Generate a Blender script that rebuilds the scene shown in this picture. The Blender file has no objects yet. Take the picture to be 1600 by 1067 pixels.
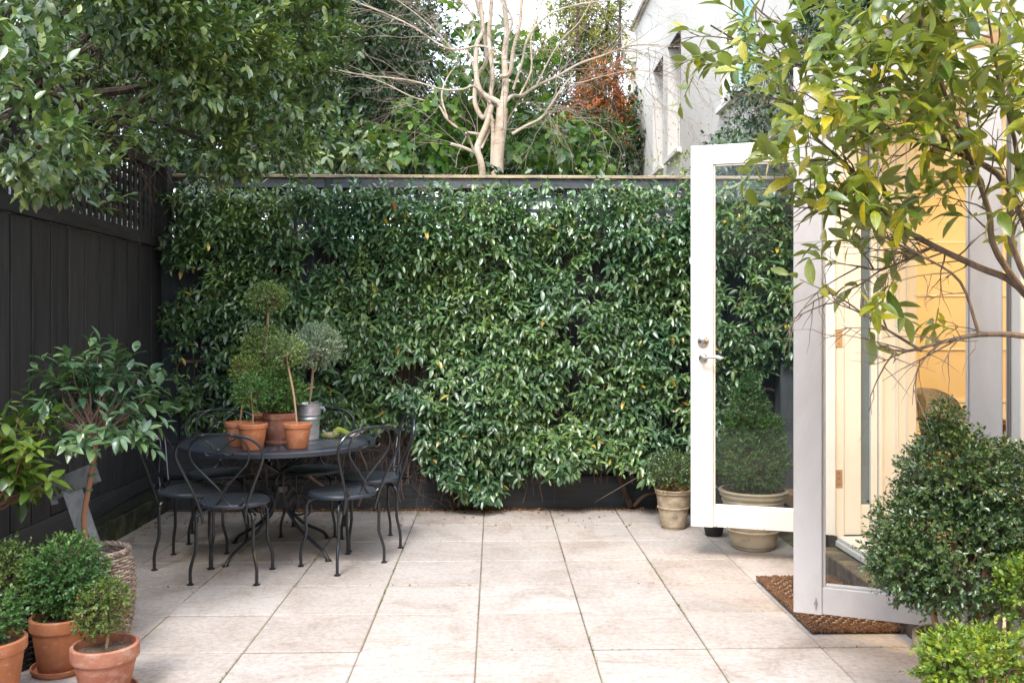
import bpy, math, random
import numpy as np
from mathutils import Vector, Matrix, Quaternion, noise
R = math.radians
random.seed(7)
rng = np.random.default_rng(11)
C = bpy.context.scene.collection
sc = bpy.context.scene

# ------------------------------------------------------------------ camera, sky, sun, exposure
EYE = 1.39; F = 1406.0; YAW = R(1.4); PX0 = 807.0; PY0 = 512.0
cam = bpy.data.cameras.new('camera'); camo = bpy.data.objects.new('camera', cam); C.objects.link(camo)
camo.location = (0, 0, EYE); camo.rotation_euler = (R(90), 0, -YAW)
cam.sensor_width = 36; cam.lens = 36*F/1600; cam.shift_x = -(PX0-800)/1600; cam.shift_y = (PY0-533.5)/1600
cam.clip_start = 0.05; cam.clip_end = 400
sc.camera = camo
w = bpy.data.worlds.new('World'); sc.world = w; w.use_nodes = True
nt = w.node_tree; nt.nodes.clear()
SUN_EL, SUN_AZ = R(52), R(200)          # azimuth clockwise from +Y: behind the camera, a little left
sky = nt.nodes.new('ShaderNodeTexSky'); sky.sky_type = 'NISHITA'; sky.sun_disc = False
sky.sun_elevation = SUN_EL; sky.sun_rotation = SUN_AZ; sky.air_density = 1.0; sky.dust_density = 1.5; sky.ozone_density = 1.0
mx = nt.nodes.new('ShaderNodeMix'); mx.data_type = 'RGBA'; mx.inputs[0].default_value = 0.68
mx.inputs[7].default_value = (9.3, 10.1, 11.4, 1)
bg = nt.nodes.new('ShaderNodeBackground'); bg.inputs['Strength'].default_value = 0.15
wo = nt.nodes.new('ShaderNodeOutputWorld')
nt.links.new(sky.outputs[0], mx.inputs[6]); nt.links.new(mx.outputs[2], bg.inputs['Color']); nt.links.new(bg.outputs[0], wo.inputs[0])
sun = bpy.data.lights.new('sun', 'SUN'); sun.energy = 1.7; sun.angle = R(18); sun.color = (1, .965, .93)
suno = bpy.data.objects.new('sun', sun); C.objects.link(suno)
sd = Vector((math.sin(SUN_AZ)*math.cos(SUN_EL), math.cos(SUN_AZ)*math.cos(SUN_EL), math.sin(SUN_EL)))
suno.rotation_euler = sd.to_track_quat('Z', 'Y').to_euler(); suno.location = (0, -3, 8)
sc.view_settings.view_transform = 'Standard'; sc.view_settings.look = 'None'
sc.view_settings.exposure = 1.42; sc.view_settings.gamma = 1; sc.view_settings.use_curve_mapping = False
sc.cycles.max_bounces = 7; sc.cycles.transparent_max_bounces = 12; sc.cycles.diffuse_bounces = 4; sc.cycles.glossy_bounces = 3

def at(px, py, Y):
    "world point at world depth Y seen at photo pixel (px, py)"
    a = math.atan((px-PX0)/F) + YAW
    X = Y*math.tan(a)
    d = X*math.sin(YAW) + Y*math.cos(YAW)
    return Vector((X, Y, EYE - (py-PY0)*d/F))

# ------------------------------------------------------------------ object helpers
def tag(o, label=None, cat=None, group=None, kind=None):
    if label: o['label'] = label
    if cat: o['category'] = cat
    if group: o['group'] = group
    if kind: o['kind'] = kind
    return o
def thing(name, label, cat, loc=(0, 0, 0), rz=0, group=None):
    o = bpy.data.objects.new(name, None); C.objects.link(o); o.location = loc; o.rotation_euler = (0, 0, rz)
    o.empty_display_size = .1
    return tag(o, label, cat, group)
def wloc(o):
    v = Vector((0, 0, 0))
    while o is not None:
        v = v + Vector(o.location); o = o.parent
    return v
def put(name, me, mat, parent=None, world=False):
    o = bpy.data.objects.new(name, me); C.objects.link(o)
    if mat is not None and len(me.materials) == 0: me.materials.append(mat)
    if parent is not None:
        o.parent = parent
        if world: o.location = -wloc(parent)
    return o
class MB:
    def __init__(s): s.v = []; s.f = []; s.sm = []
    def add(s, vs, fs, smooth=False):
        b = len(s.v); s.v += [tuple(v) for v in vs]; s.f += [tuple(i+b for i in f) for f in fs]; s.sm += [smooth]*len(fs); return s
    def box(s, c, d, rz=0, rot=None):
        hx, hy, hz = d[0]/2, d[1]/2, d[2]/2
        m = rot if rot is not None else Matrix.Rotation(rz, 3, 'Z')
        vs = [Vector(c)+m @ Vector((x*hx, y*hy, z*hz)) for z in (-1, 1) for y in (-1, 1) for x in (-1, 1)]
        return s.add(vs, [(0, 2, 3, 1), (4, 5, 7, 6), (0, 1, 5, 4), (2, 6, 7, 3), (0, 4, 6, 2), (1, 3, 7, 5)])
    def bbox(s, x0, x1, y0, y1, z0, z1, b=0.003):
        "box with chamfered vertical and top edges"
        b = min(b, (x1-x0)/3, (y1-y0)/3, (z1-z0)/3)
        def ring(i, z): return [(x0+i, y0, z), (x1-i, y0, z), (x1, y0+i, z), (x1, y1-i, z), (x1-i, y1, z), (x0+i, y1, z), (x0, y1-i, z), (x0, y0+i, z)]
        vs = ring(b, z0)+ring(b, z1-b)
        vs += [(x0+b, y0+b, z1), (x1-b, y0+b, z1), (x1-b, y1-b, z1), (x0+b, y1-b, z1)]
        fs = [tuple(reversed(range(8)))] + [(i, (i+1) % 8, 8+(i+1) % 8, 8+i) for i in range(8)]
        fs += [(8, 9, 17, 16), (10, 11, 18, 17), (12, 13, 19, 18), (14, 15, 16, 19), (9, 10, 17), (11, 12, 18), (13, 14, 19), (15, 8, 16), (16, 17, 18, 19)]
        return s.add(vs, fs)
    def tube(s, pts, r, n=6, caps=True):
        pts = [Vector(p) for p in pts]; m = len(pts)
        rs = r if hasattr(r, '__len__') else [r]*m
        t = [(pts[min(i+1, m-1)]-pts[max(i-1, 0)]).normalized() for i in range(m)]
        u = t[0].orthogonal().normalized(); vs = []
        for i in range(m):
            u = (u - t[i]*u.dot(t[i]))
            u = u.normalized() if u.length > 1e-6 else t[i].orthogonal().normalized()
            v = t[i].cross(u)
            for k in range(n):
                a = 2*math.pi*k/n; vs.append(pts[i] + (u*math.cos(a)+v*math.sin(a))*rs[i])
        fs = [(i*n+k, i*n+(k+1) % n, (i+1)*n+(k+1) % n, (i+1)*n+k) for i in range(m-1) for k in range(n)]
        if caps: fs += [tuple(reversed(range(n))), tuple(range((m-1)*n, m*n))]
        return s.add(vs, fs, True)
    def lathe(s, prof, n=32, c=(0, 0, 0), closed=False):
        vs = []; m = len(prof)
        for (r, z) in prof:
            for k in range(n):
                a = 2*math.pi*k/n; vs.append((c[0]+r*math.cos(a), c[1]+r*math.sin(a), c[2]+z))
        fs = [(i*n+k, i*n+(k+1) % n, (i+1)*n+(k+1) % n, (i+1)*n+k) for i in range(m-1) for k in range(n)]
        if prof[0][0] > 1e-6: fs.append(tuple(reversed(range(n))))
        if prof[-1][0] > 1e-6: fs.append(tuple(range((m-1)*n, m*n)))
        return s.add(vs, fs, True)
    def mesh(s, name):
        me = bpy.data.meshes.new(name); me.from_pydata(s.v, [], s.f); me.polygons.foreach_set('use_smooth', s.sm)
        me.update()
        if any(s.sm):
            try: me.set_sharp_from_angle(angle=R(38))
            except Exception: pass
        return me
    def build(s, name, mat, parent=None, world=False): return put(name, s.mesh(name), mat, parent, world)
def smooth(pts, sub=6):
    P = [Vector(p) for p in pts]; P = [P[0]*2-P[1]] + P + [P[-1]*2-P[-2]]; out = []
    for i in range(1, len(P)-2):
        a, b, c, d = P[i-1:i+3]
        for k in range(sub):
            t = k/sub
            out.append(.5*((2*b)+(c-a)*t+(2*a-5*b+4*c-d)*t*t+(3*b-a-3*c+d)*t**3))
    return out+[P[-2]]

# ------------------------------------------------------------------ materials
def mat(name, col=(.5, .5, .5), rough=.6, spec=.5, metal=0):
    m = bpy.data.materials.new(name); m.use_nodes = True
    b = m.node_tree.nodes['Principled BSDF']; b.inputs['Base Color'].default_value = (*col, 1); b.inputs['Roughness'].default_value = rough
    b.inputs['Specular IOR Level'].default_value = spec; b.inputs['Metallic'].default_value = metal
    m.diffuse_color = (*col, 1)
    return m
def N(m, t, **k):
    n = m.node_tree.nodes.new(t)
    for a, v in k.items(): setattr(n, a, v)
    return n
def L(m, a, b): m.node_tree.links.new(a, b)
def coord(m, scale=(1, 1, 1), kind='Object'):
    tc = N(m, 'ShaderNodeTexCoord'); mp = N(m, 'ShaderNodeMapping'); mp.inputs['Scale'].default_value = scale
    L(m, tc.outputs[kind], mp.inputs[0]); return mp.outputs[0]
def wcoord(m, scale=(1, 1, 1)):
    tc = N(m, 'ShaderNodeNewGeometry'); mp = N(m, 'ShaderNodeMapping'); mp.inputs['Scale'].default_value = scale
    L(m, tc.outputs['Position'], mp.inputs[0]); return mp.outputs[0]
def nz(m, v, scale, detail=5, rough=.55, dist=0):
    n = N(m, 'ShaderNodeTexNoise'); n.inputs['Scale'].default_value = scale; n.inputs['Detail'].default_value = detail
    n.inputs['Roughness'].default_value = rough; n.inputs['Distortion'].default_value = dist
    L(m, v, n.inputs['Vector']); return n.outputs[0]
def ramp(m, f, stops):
    r = N(m, 'ShaderNodeValToRGB'); e = r.color_ramp.elements
    while len(e) < len(stops): e.new(.5)
    for i, (p, c) in enumerate(stops):
        e[i].position = p; e[i].color = (*c, 1) if len(c) == 3 else c
    L(m, f, r.inputs[0]); return r.outputs[0]
def mixc(m, f, a, b, mode='MIX'):
    x = N(m, 'ShaderNodeMix'); x.data_type = 'RGBA'; x.blend_type = mode
    for s, v in ((x.inputs[0], f), (x.inputs[6], a), (x.inputs[7], b)):
        if isinstance(v, (int, float)): s.default_value = v
        elif isinstance(v, tuple): s.default_value = (*v, 1)
        else: L(m, v, s)
    return x.outputs[2]
def mth(m, op, a, b=0.0):
    x = N(m, 'ShaderNodeMath'); x.operation = op
    for s, v in ((x.inputs[0], a), (x.inputs[1], b)):
        if isinstance(v, (int, float)): s.default_value = v
        else: L(m, v, s)
    return x.outputs[0]
def bump(m, h, strength=.3, dist=.01):
    b = N(m, 'ShaderNodeBump'); b.inputs['Strength'].default_value = strength; b.inputs['Distance'].default_value = dist
    L(m, h, b.inputs['Height']); L(m, b.outputs[0], m.node_tree.nodes['Principled BSDF'].inputs['Normal'])
def base(m, c): L(m, c, m.node_tree.nodes['Principled BSDF'].inputs['Base Color'])
def rgh(m, c): L(m, c, m.node_tree.nodes['Principled BSDF'].inputs['Roughness'])

def leaf_mat(name, c0, c1, c2, rough=.34, spec=.9, back=None, trans=.22, rare=None):
    m = mat(name, c1, rough, spec); nt_ = m.node_tree; b = nt_.nodes['Principled BSDF']
    g = N(m, 'ShaderNodeNewGeometry'); oi = N(m, 'ShaderNodeObjectInfo')
    r = mth(m, 'FRACT', mth(m, 'ADD', g.outputs['Random Per Island'], oi.outputs['Random']))
    stops = [(0, c0), (.45, c1), (.93, c2)]
    if rare: stops += [(.99, c2), (.996, rare)]
    col = ramp(m, r, stops)
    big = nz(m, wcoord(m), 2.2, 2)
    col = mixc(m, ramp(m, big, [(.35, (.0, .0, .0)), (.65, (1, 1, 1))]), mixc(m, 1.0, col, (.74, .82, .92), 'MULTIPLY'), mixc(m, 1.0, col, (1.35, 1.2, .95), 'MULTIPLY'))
    tc = N(m, 'ShaderNodeTexCoord'); sp = N(m, 'ShaderNodeSeparateXYZ'); L(m, tc.outputs['UV'], sp.inputs[0])
    ax = mth(m, 'ABSOLUTE', sp.outputs[0])
    rib = mth(m, 'LESS_THAN', ax, mth(m, 'MULTIPLY', mth(m, 'SUBTRACT', 1.05, sp.outputs[1]), .022))
    vein = mth(m, 'MULTIPLY', mth(m, 'GREATER_THAN', mth(m, 'SINE', mth(m, 'MULTIPLY', mth(m, 'SUBTRACT', sp.outputs[1], mth(m, 'MULTIPLY', ax, .9)), 48)), .86), .45)
    col = mixc(m, mth(m, 'MAXIMUM', mth(m, 'MULTIPLY', rib, .7), vein), col, mixc(m, 1.0, col, (1.7, 1.5, 1.5), 'MULTIPLY'))
    blm = ramp(m, nz(m, wcoord(m), 55, 3, .6), [(.3, (.72, .72, .7)), (.5, (1, 1, 1)), (.72, (1.15, 1.1, .9))])
    col = mixc(m, 1.0, col, blm, 'MULTIPLY')
    if back: col = mixc(m, g.outputs['Backfacing'], col, back)
    base(m, col)
    tr = N(m, 'ShaderNodeBsdfTranslucent'); L(m, mixc(m, 1.0, col, (1.5, 1.7, .6), 'MULTIPLY'), tr.inputs[0])
    ms = N(m, 'ShaderNodeMixShader'); ms.inputs[0].default_value = trans
    L(m, b.outputs[0], ms.inputs[1]); L(m, tr.outputs[0], ms.inputs[2]); L(m, ms.outputs[0], nt_.nodes['Material Output'].inputs[0])
    return m

M = {}
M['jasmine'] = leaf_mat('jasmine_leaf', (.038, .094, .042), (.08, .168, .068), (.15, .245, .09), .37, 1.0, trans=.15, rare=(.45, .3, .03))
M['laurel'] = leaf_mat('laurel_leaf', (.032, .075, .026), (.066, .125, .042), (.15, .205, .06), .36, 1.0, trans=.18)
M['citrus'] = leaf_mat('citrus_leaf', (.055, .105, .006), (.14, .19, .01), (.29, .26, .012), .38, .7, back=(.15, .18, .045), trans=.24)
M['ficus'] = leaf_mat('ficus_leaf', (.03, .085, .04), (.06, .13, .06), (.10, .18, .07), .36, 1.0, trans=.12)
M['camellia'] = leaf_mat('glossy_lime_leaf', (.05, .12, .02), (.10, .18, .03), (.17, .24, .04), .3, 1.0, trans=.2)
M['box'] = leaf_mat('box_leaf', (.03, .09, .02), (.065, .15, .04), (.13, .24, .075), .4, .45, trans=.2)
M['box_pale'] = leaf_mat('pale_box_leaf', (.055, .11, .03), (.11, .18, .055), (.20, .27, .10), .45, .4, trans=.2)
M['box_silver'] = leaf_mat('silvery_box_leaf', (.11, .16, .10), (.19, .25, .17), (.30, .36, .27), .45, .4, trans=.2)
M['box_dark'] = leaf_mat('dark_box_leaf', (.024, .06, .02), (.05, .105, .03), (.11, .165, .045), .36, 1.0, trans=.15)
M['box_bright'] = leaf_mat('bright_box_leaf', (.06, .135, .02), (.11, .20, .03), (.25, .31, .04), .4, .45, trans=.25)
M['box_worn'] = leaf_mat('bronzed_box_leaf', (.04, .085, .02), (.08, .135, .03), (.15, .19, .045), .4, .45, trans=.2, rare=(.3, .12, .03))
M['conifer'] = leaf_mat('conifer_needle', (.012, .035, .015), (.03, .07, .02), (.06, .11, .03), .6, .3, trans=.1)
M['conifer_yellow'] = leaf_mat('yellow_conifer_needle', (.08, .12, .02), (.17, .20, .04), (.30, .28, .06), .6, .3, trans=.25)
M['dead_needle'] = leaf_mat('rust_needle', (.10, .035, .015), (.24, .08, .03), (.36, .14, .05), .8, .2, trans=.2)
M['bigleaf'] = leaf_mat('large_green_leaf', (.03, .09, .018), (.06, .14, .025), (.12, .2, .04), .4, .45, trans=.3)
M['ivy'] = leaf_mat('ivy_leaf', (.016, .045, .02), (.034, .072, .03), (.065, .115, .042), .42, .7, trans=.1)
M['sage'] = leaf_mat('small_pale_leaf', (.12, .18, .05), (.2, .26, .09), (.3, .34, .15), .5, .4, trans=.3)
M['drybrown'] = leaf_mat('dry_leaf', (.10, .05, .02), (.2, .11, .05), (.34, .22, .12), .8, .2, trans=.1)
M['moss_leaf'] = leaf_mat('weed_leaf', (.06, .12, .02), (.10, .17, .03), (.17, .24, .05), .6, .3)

m = M['slab'] = mat('sandstone_paver', (.6, .55, .48), .75, .3)
v = wcoord(m); oi = N(m, 'ShaderNodeObjectInfo')
tone = ramp(m, oi.outputs['Random'], [(0, (.38, .33, .30)), (.5, (.43, .385, .358)), (1, (.475, .435, .41))])
st = ramp(m, nz(m, v, 2.6, 7, .68, .8), [(.33, (.55, .47, .39)), (.45, (.84, .80, .76)), (.56, (1.0, .99, .98)), (.7, (1.16, 1.16, 1.16))])
c = mixc(m, 1.0, tone, st, 'MULTIPLY')
c = mixc(m, .5, c, ramp(m, nz(m, v, 38, 6, .75), [(.36, (.25, .205, .17)), (.55, (.44, .395, .36))]), 'MIX')
streak = ramp(m, nz(m, wcoord(m, (1.2, 7, 1)), 3, 6, .7, 1.2), [(.55, (0, 0, 0)), (.75, (1, 1, 1))])
c = mixc(m, mth(m, 'MULTIPLY', streak, .75), c, (.26, .20, .15))
spot = ramp(m, nz(m, v, 70, 2, .5), [(.71, (0, 0, 0)), (.75, (1, 1, 1))])
c = mixc(m, mth(m, 'MULTIPLY', spot, .55), c, (.18, .13, .10))
base(m, c); bump(m, nz(m, v, 45, 8, .7), .25, .004)
m = M['joint'] = mat('sandy_mossy_joint', (.2, .16, .11), .95, .1)
v = wcoord(m); base(m, ramp(m, nz(m, v, 3.2, 4), [(.36, (.10, .075, .055)), (.5, (.2, .155, .115)), (.6, (.14, .16, .06)), (.7, (.26, .215, .17))])); bump(m, nz(m, v, 120, 4), .6, .006)
m = M['soil'] = mat('dry_soil', (.12, .08, .05), .95, .1)
v = wcoord(m); base(m, ramp(m, nz(m, v, 25, 8, .75), [(.3, (.05, .035, .025)), (.5, (.13, .085, .06)), (.7, (.24, .17, .12))])); bump(m, nz(m, v, 60, 6), .9, .02)
M['lawn_ground'] = m2 = mat('bare_ground', (.07, .06, .04), .95, .1); base(m2, ramp(m2, nz(m2, wcoord(m2), 3, 6), [(.35, (.04, .045, .02)), (.6, (.10, .085, .05))]))
def wood(name, dark, light, axis='Z', rough=.7, moss=False, scale=1.0):
    m = mat(name, light, rough, .3)
    s = {'Z': (9, 9, .5), 'X': (.5, 9, 9), 'Y': (9, .5, 9)}[axis]
    oi = N(m, 'ShaderNodeObjectInfo'); g = N(m, 'ShaderNodeNewGeometry')
    ad = N(m, 'ShaderNodeVectorMath'); ad.operation = 'ADD'
    cm = N(m, 'ShaderNodeCombineXYZ'); L(m, mth(m, 'MULTIPLY', oi.outputs['Random'], 37), cm.inputs[0]); L(m, mth(m, 'MULTIPLY', oi.outputs['Random'], 17), cm.inputs[2])
    L(m, wcoord(m, tuple(a*scale for a in s)), ad.inputs[0]); L(m, cm.outputs[0], ad.inputs[1])
    g1 = nz(m, ad.outputs[0], 2.2, 8, .7, .6); g2 = nz(m, ad.outputs[0], 9, 6, .6)
    c = ramp(m, g1, [(.3, dark), (.7, light)])
    c = mixc(m, .35, c, ramp(m, g2, [(.35, dark), (.65, light)]))
    c = mixc(m, 1.0, c, ramp(m, oi.outputs['Random'], [(0, (.75, .75, .75)), (1, (1.25, 1.22, 1.2))]), 'MULTIPLY')
    if moss:
        sp = N(m, 'ShaderNodeSeparateXYZ'); L(m, g.outputs['Position'], sp.inputs[0])
        lo = ramp(m, mth(m, 'ADD', sp.outputs[2], mth(m, 'MULTIPLY', nz(m, wcoord(m), 5, 6, .7), -.25)), [(0.0, (1, 1, 1)), (.09, (0, 0, 0))])
        c = mixc(m, mth(m, 'MULTIPLY', lo, .8), c, (.07, .075, .03))
    base(m, c); bump(m, mth(m, 'ADD', g1, mth(m, 'MULTIPLY', g2, .6)), .35, .004)
    return m
M['fence_black'] = wood('charcoal_stained_timber', (.012, .0122, .013), (.045, .0445, .047))
M['fence_rail'] = wood('charcoal_stained_rail', (.013, .013, .0135), (.045, .044, .0455), 'Y')
M['fence_grey'] = wood('slate_painted_rail', (.05, .056, .064), (.11, .12, .132), 'X')
M['fence_grey_v'] = wood('slate_painted_post', (.03, .034, .04), (.075, .083, .092), 'Z')
M['plinth'] = wood('slate_plinth', (.034, .037, .04), (.075, .08, .084), 'X', moss=False)
M['plinth_side'] = wood('dark_mossy_plinth', (.02, .022, .024), (.05, .052, .055), 'Y', moss=True)
m = M['kerb'] = mat('mossy_concrete', (.2, .18, .15), .9, .2)
v = wcoord(m); base(m, ramp(m, nz(m, v, 9, 7, .7), [(.35, (.022, .024, .02)), (.52, (.05, .055, .03)), (.7, (.13, .12, .09))])); bump(m, nz(m, v, 40, 6), .5, .01)
m = M['cap'] = mat('weathered_capping', (.4, .32, .2), .85, .2)
v = wcoord(m, (1, 6, 6)); base(m, ramp(m, nz(m, v, 5, 8, .75), [(.38, (.10, .10, .09)), (.5, (.33, .26, .16)), (.7, (.50, .41, .27))])); bump(m, nz(m, v, 9, 6), .4, .006)

def paint(name, col, chips=True, rough=.42, dirt=.25, zlow=.30, tint=(.50, .43, .36)):
    m = mat(name, col, rough, .45)
    v = wcoord(m); g = N(m, 'ShaderNodeNewGeometry'); sp = N(m, 'ShaderNodeSeparateXYZ'); L(m, g.outputs['Position'], sp.inputs[0])
    d = ramp(m, nz(m, wcoord(m, (1, 1, .45)), 3.5, 7, .7, .5), [(.42, (0, 0, 0)), (.75, (1, 1, 1))])
    c = mixc(m, mth(m, 'MULTIPLY', d, dirt), col, tint)
    if chips:
        near = ramp(m, sp.outputs[2], [(.0, (1, 1, 1)), (zlow-.09, (.9, .9, .9)), (zlow, (0, 0, 0))])
        n = nz(m, wcoord(m, (8, 8, 1.6)), 4.5, 6, .7, .3)
        k = ramp(m, mth(m, 'MULTIPLY', n, near), [(.56, (0, 0, 0)), (.585, (1, 1, 1))])
        c = mixc(m, k, c, ramp(m, nz(m, v, 30, 4), [(.3, (.05, .035, .025)), (.7, (.25, .18, .12))]))
    base(m, c); bump(m, nz(m, wcoord(m, (6, 6, 1)), 12, 5), .08, .003)
    return m
M['white'] = paint('old_white_gloss_paint', (.62, .60, .575), dirt=.35)
M['white_shade'] = paint('shaded_stained_white_paint', (.52, .485, .47), dirt=.6, tint=(.36, .30, .26))  # near door leaf's shade put into a darker white paint, besides stains and chips
M['frame_white'] = paint('cream_frame_paint', (.64, .60, .55), chips=False, dirt=.25)
M['cream'] = paint('cream_render', (.70, .64, .56), chips=False, rough=.8, dirt=.3)
M['render_grey'] = paint('pale_render', (.56, .52, .465), chips=False, rough=.85, dirt=.4, tint=(.44, .42, .39))
M['render_white'] = paint('warm_white_trim', (.74, .70, .64), chips=False, rough=.7, dirt=.2)
M['side_white'] = paint('cool_grey_render', (.5, .5, .53), chips=False, rough=.85)
M['teal'] = mat('pale_teal_blind', (.33, .55, .56), .5, .5)
M['lintel'] = mat('brown_grey_reveal', (.16, .14, .125), .8, .2)
M['sill_grey'] = mat('blue_grey_sill', (.42, .46, .52), .55, .4)
def glass(name, tint=(1, 1, 1), refl=.9):
    m = mat(name, (.8, .85, .85)); nt_ = m.node_tree; nt_.nodes.remove(nt_.nodes['Principled BSDF'])
    t = N(m, 'ShaderNodeBsdfTransparent'); t.inputs[0].default_value = (*tint, 1); g = N(m, 'ShaderNodeBsdfGlossy'); g.inputs['Roughness'].default_value = .01
    fr = N(m, 'ShaderNodeFresnel'); fr.inputs[0].default_value = 1.5
    ms = N(m, 'ShaderNodeMixShader'); L(m, mth(m, 'MULTIPLY', fr.outputs[0], refl), ms.inputs[0]); L(m, t.outputs[0], ms.inputs[1]); L(m, g.outputs[0], ms.inputs[2])
    L(m, ms.outputs[0], nt_.nodes['Material Output'].inputs[0]); return m
M['glass'] = glass('clear_pane', (.93, .95, .94), .5)
M['glass_dark'] = mat('dark_window_pane', (.12, .16, .19), .06, .8)
m = M['iron'] = mat('black_powder_coated_iron', (.010, .012, .016), .3, .7)
m = M['iron_top'] = mat('black_blue_sheet_metal', (.02, .026, .036), .36, .6)
v = coord(m); sp = N(m, 'ShaderNodeSeparateXYZ'); L(m, v, sp.inputs[0])
rad = mth(m, 'SQRT', mth(m, 'ADD', mth(m, 'POWER', sp.outputs[0], 2), mth(m, 'POWER', sp.outputs[1], 2)))
ang = N(m, 'ShaderNodeMath'); ang.operation = 'ARCTAN2'; L(m, sp.outputs[1], ang.inputs[0]); L(m, sp.outputs[0], ang.inputs[1])
gn = N(m, 'ShaderNodeNewGeometry'); spn = N(m, 'ShaderNodeSeparateXYZ'); L(m, gn.outputs['Normal'], spn.inputs[0])
ring = mth(m, 'SINE', mth(m, 'MULTIPLY', rad, 2*math.pi/.022)); dots = mth(m, 'SINE', mth(m, 'MULTIPLY', ang.outputs[0], 52))
hole = mth(m, 'MULTIPLY', mth(m, 'GREATER_THAN', ring, .25), mth(m, 'GREATER_THAN', dots, -.1))
base(m, mixc(m, mth(m, 'MULTIPLY', hole, mth(m, 'MULTIPLY', mth(m, 'LESS_THAN', rad, .47), mth(m, 'GREATER_THAN', spn.outputs[2], .93))), (.022, .028, .04), (.15, .155, .165)))
bump(m, mth(m, 'MULTIPLY', hole, mth(m, 'GREATER_THAN', spn.outputs[2], .93)), .3, .002)
m = M['terracotta'] = mat('terracotta', (.5, .2, .1), .8, .25)
v = coord(m); oi = N(m, 'ShaderNodeObjectInfo')
c = ramp(m, nz(m, wcoord(m), 9, 6, .65), [(.3, (.32, .115, .05)), (.55, (.43, .165, .078)), (.75, (.50, .23, .13))])
salt = ramp(m, nz(m, wcoord(m, (1, 1, 2)), 16, 8, .75), [(.55, (0, 0, 0)), (.75, (1, 1, 1))])
base(m, mixc(m, mth(m, 'MULTIPLY', salt, .5), c, (.62, .46, .36))); bump(m, nz(m, wcoord(m, (1, 1, 6)), 30, 5), .12, .003)
m = M['terracotta_dull'] = mat('pinkish_terracotta', (.45, .2, .13), .85, .2)
c = ramp(m, nz(m, wcoord(m), 9, 6, .7), [(.3, (.27, .10, .062)), (.55, (.37, .155, .10)), (.75, (.44, .24, .175))])
salt = ramp(m, nz(m, wcoord(m, (1, 1, 2)), 14, 8, .75), [(.52, (0, 0, 0)), (.7, (1, 1, 1))])
base(m, mixc(m, mth(m, 'MULTIPLY', salt, .5), c, (.60, .47, .38))); bump(m, nz(m, wcoord(m), 30, 5), .15, .003)
m = M['urn'] = mat('aged_stoneware', (.55, .45, .3), .8, .25)
c = ramp(m, nz(m, wcoord(m, (1, 1, 1.5)), 9, 7, .72, .6), [(.3, (.14, .105, .07)), (.45, (.30, .23, .15)), (.62, (.43, .35, .25)), (.8, (.50, .42, .32))])
gr = ramp(m, nz(m, wcoord(m), 5, 5, .7), [(.55, (0, 0, 0)), (.7, (1, 1, 1))])
base(m, mixc(m, mth(m, 'MULTIPLY', gr, .45), c, (.16, .17, .09))); bump(m, nz(m, wcoord(m), 40, 6), .25, .004)
m = M['urn_cream'] = mat('cream_stoneware', (.62, .52, .38), .75, .3)
c = ramp(m, nz(m, wcoord(m, (1, 1, 1.5)), 7, 6, .65, .4), [(.28, (.32, .235, .145)), (.45, (.47, .385, .275)), (.7, (.55, .465, .35))])
base(m, c); bump(m, nz(m, wcoord(m), 40, 6), .2, .004)
m = M['zinc'] = mat('galvanised_zinc', (.42, .46, .48), .38, .5, .75)
vz = N(m, 'ShaderNodeTexVoronoi'); vz.inputs['Scale'].default_value = 45; L(m, wcoord(m), vz.inputs[0])
base(m, mixc(m, .35, ramp(m, nz(m, wcoord(m), 6, 5), [(.3, (.40, .44, .46)), (.7, (.62, .66, .68))]), vz.outputs[1], 'SOFT_LIGHT'))
m = M['letter'] = mat('brushed_zinc_letter', (.2, .21, .23), .42, .5, .7)
base(m, ramp(m, nz(m, wcoord(m, (3, 3, 1)), 7, 6, .7), [(.3, (.14, .15, .165)), (.7, (.36, .38, .41))]))
M['steel'] = mat('satin_steel', (.45, .43, .40), .28, .5, 1)
M['brass'] = mat('worn_brass_hinge', (.42, .29, .20), .45, .5, .6)
M['black_rubber'] = mat('black_cable', (.012, .012, .013), .45, .4)
m = M['wicker'] = mat('weathered_willow', (.25, .19, .14), .8, .2)
base(m, ramp(m, nz(m, wcoord(m), 25, 5), [(.3, (.12, .085, .065)), (.6, (.30, .235, .19)), (.8, (.44, .37, .31))]))
M['wicker_dark'] = mat('dark_wicker', (.025, .02, .018), .6, .4)
m = M['coir'] = mat('coir_fibre', (.25, .12, .06), .95, .1)
base(m, ramp(m, nz(m, wcoord(m), 90, 6, .8), [(.3, (.085, .045, .026)), (.55, (.23, .13, .078)), (.75, (.38, .25, .165))])); bump(m, nz(m, wcoord(m), 160, 3), .8, .01)
m = M['coir_pale'] = mat('pale_coir_fibre', (.4, .28, .2), .95, .1)
base(m, ramp(m, nz(m, wcoord(m), 110, 6, .8), [(.3, (.26, .16, .11)), (.7, (.52, .40, .32))]))
m = M['brick'] = mat('mossy_brown_brick', (.13, .10, .085), .9, .2)
oi = N(m, 'ShaderNodeObjectInfo')
c = ramp(m, nz(m, wcoord(m), 22, 7, .7), [(.3, (.05, .042, .036)), (.55, (.12, .095, .08)), (.75, (.21, .17, .145))])
sp = N(m, 'ShaderNodeSeparateXYZ'); g = N(m, 'ShaderNodeNewGeometry'); L(m, g.outputs['Normal'], sp.inputs[0])
topm = mth(m, 'MULTIPLY', mth(m, 'GREATER_THAN', sp.outputs[2], .6), ramp(m, nz(m, wcoord(m), 14, 6, .7), [(.5, (0, 0, 0)), (.58, (1, 1, 1))]))
c = mixc(m, 1.0, c, ramp(m, oi.outputs['Random'], [(0, (.75, .75, .75)), (1, (1.25, 1.2, 1.15))]), 'MULTIPLY')
c = mixc(m, mth(m, 'MULTIPLY', topm, .6), c, (.14, .15, .05)); base(m, c); bump(m, nz(m, wcoord(m), 50, 6), .6, .006)
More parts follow.
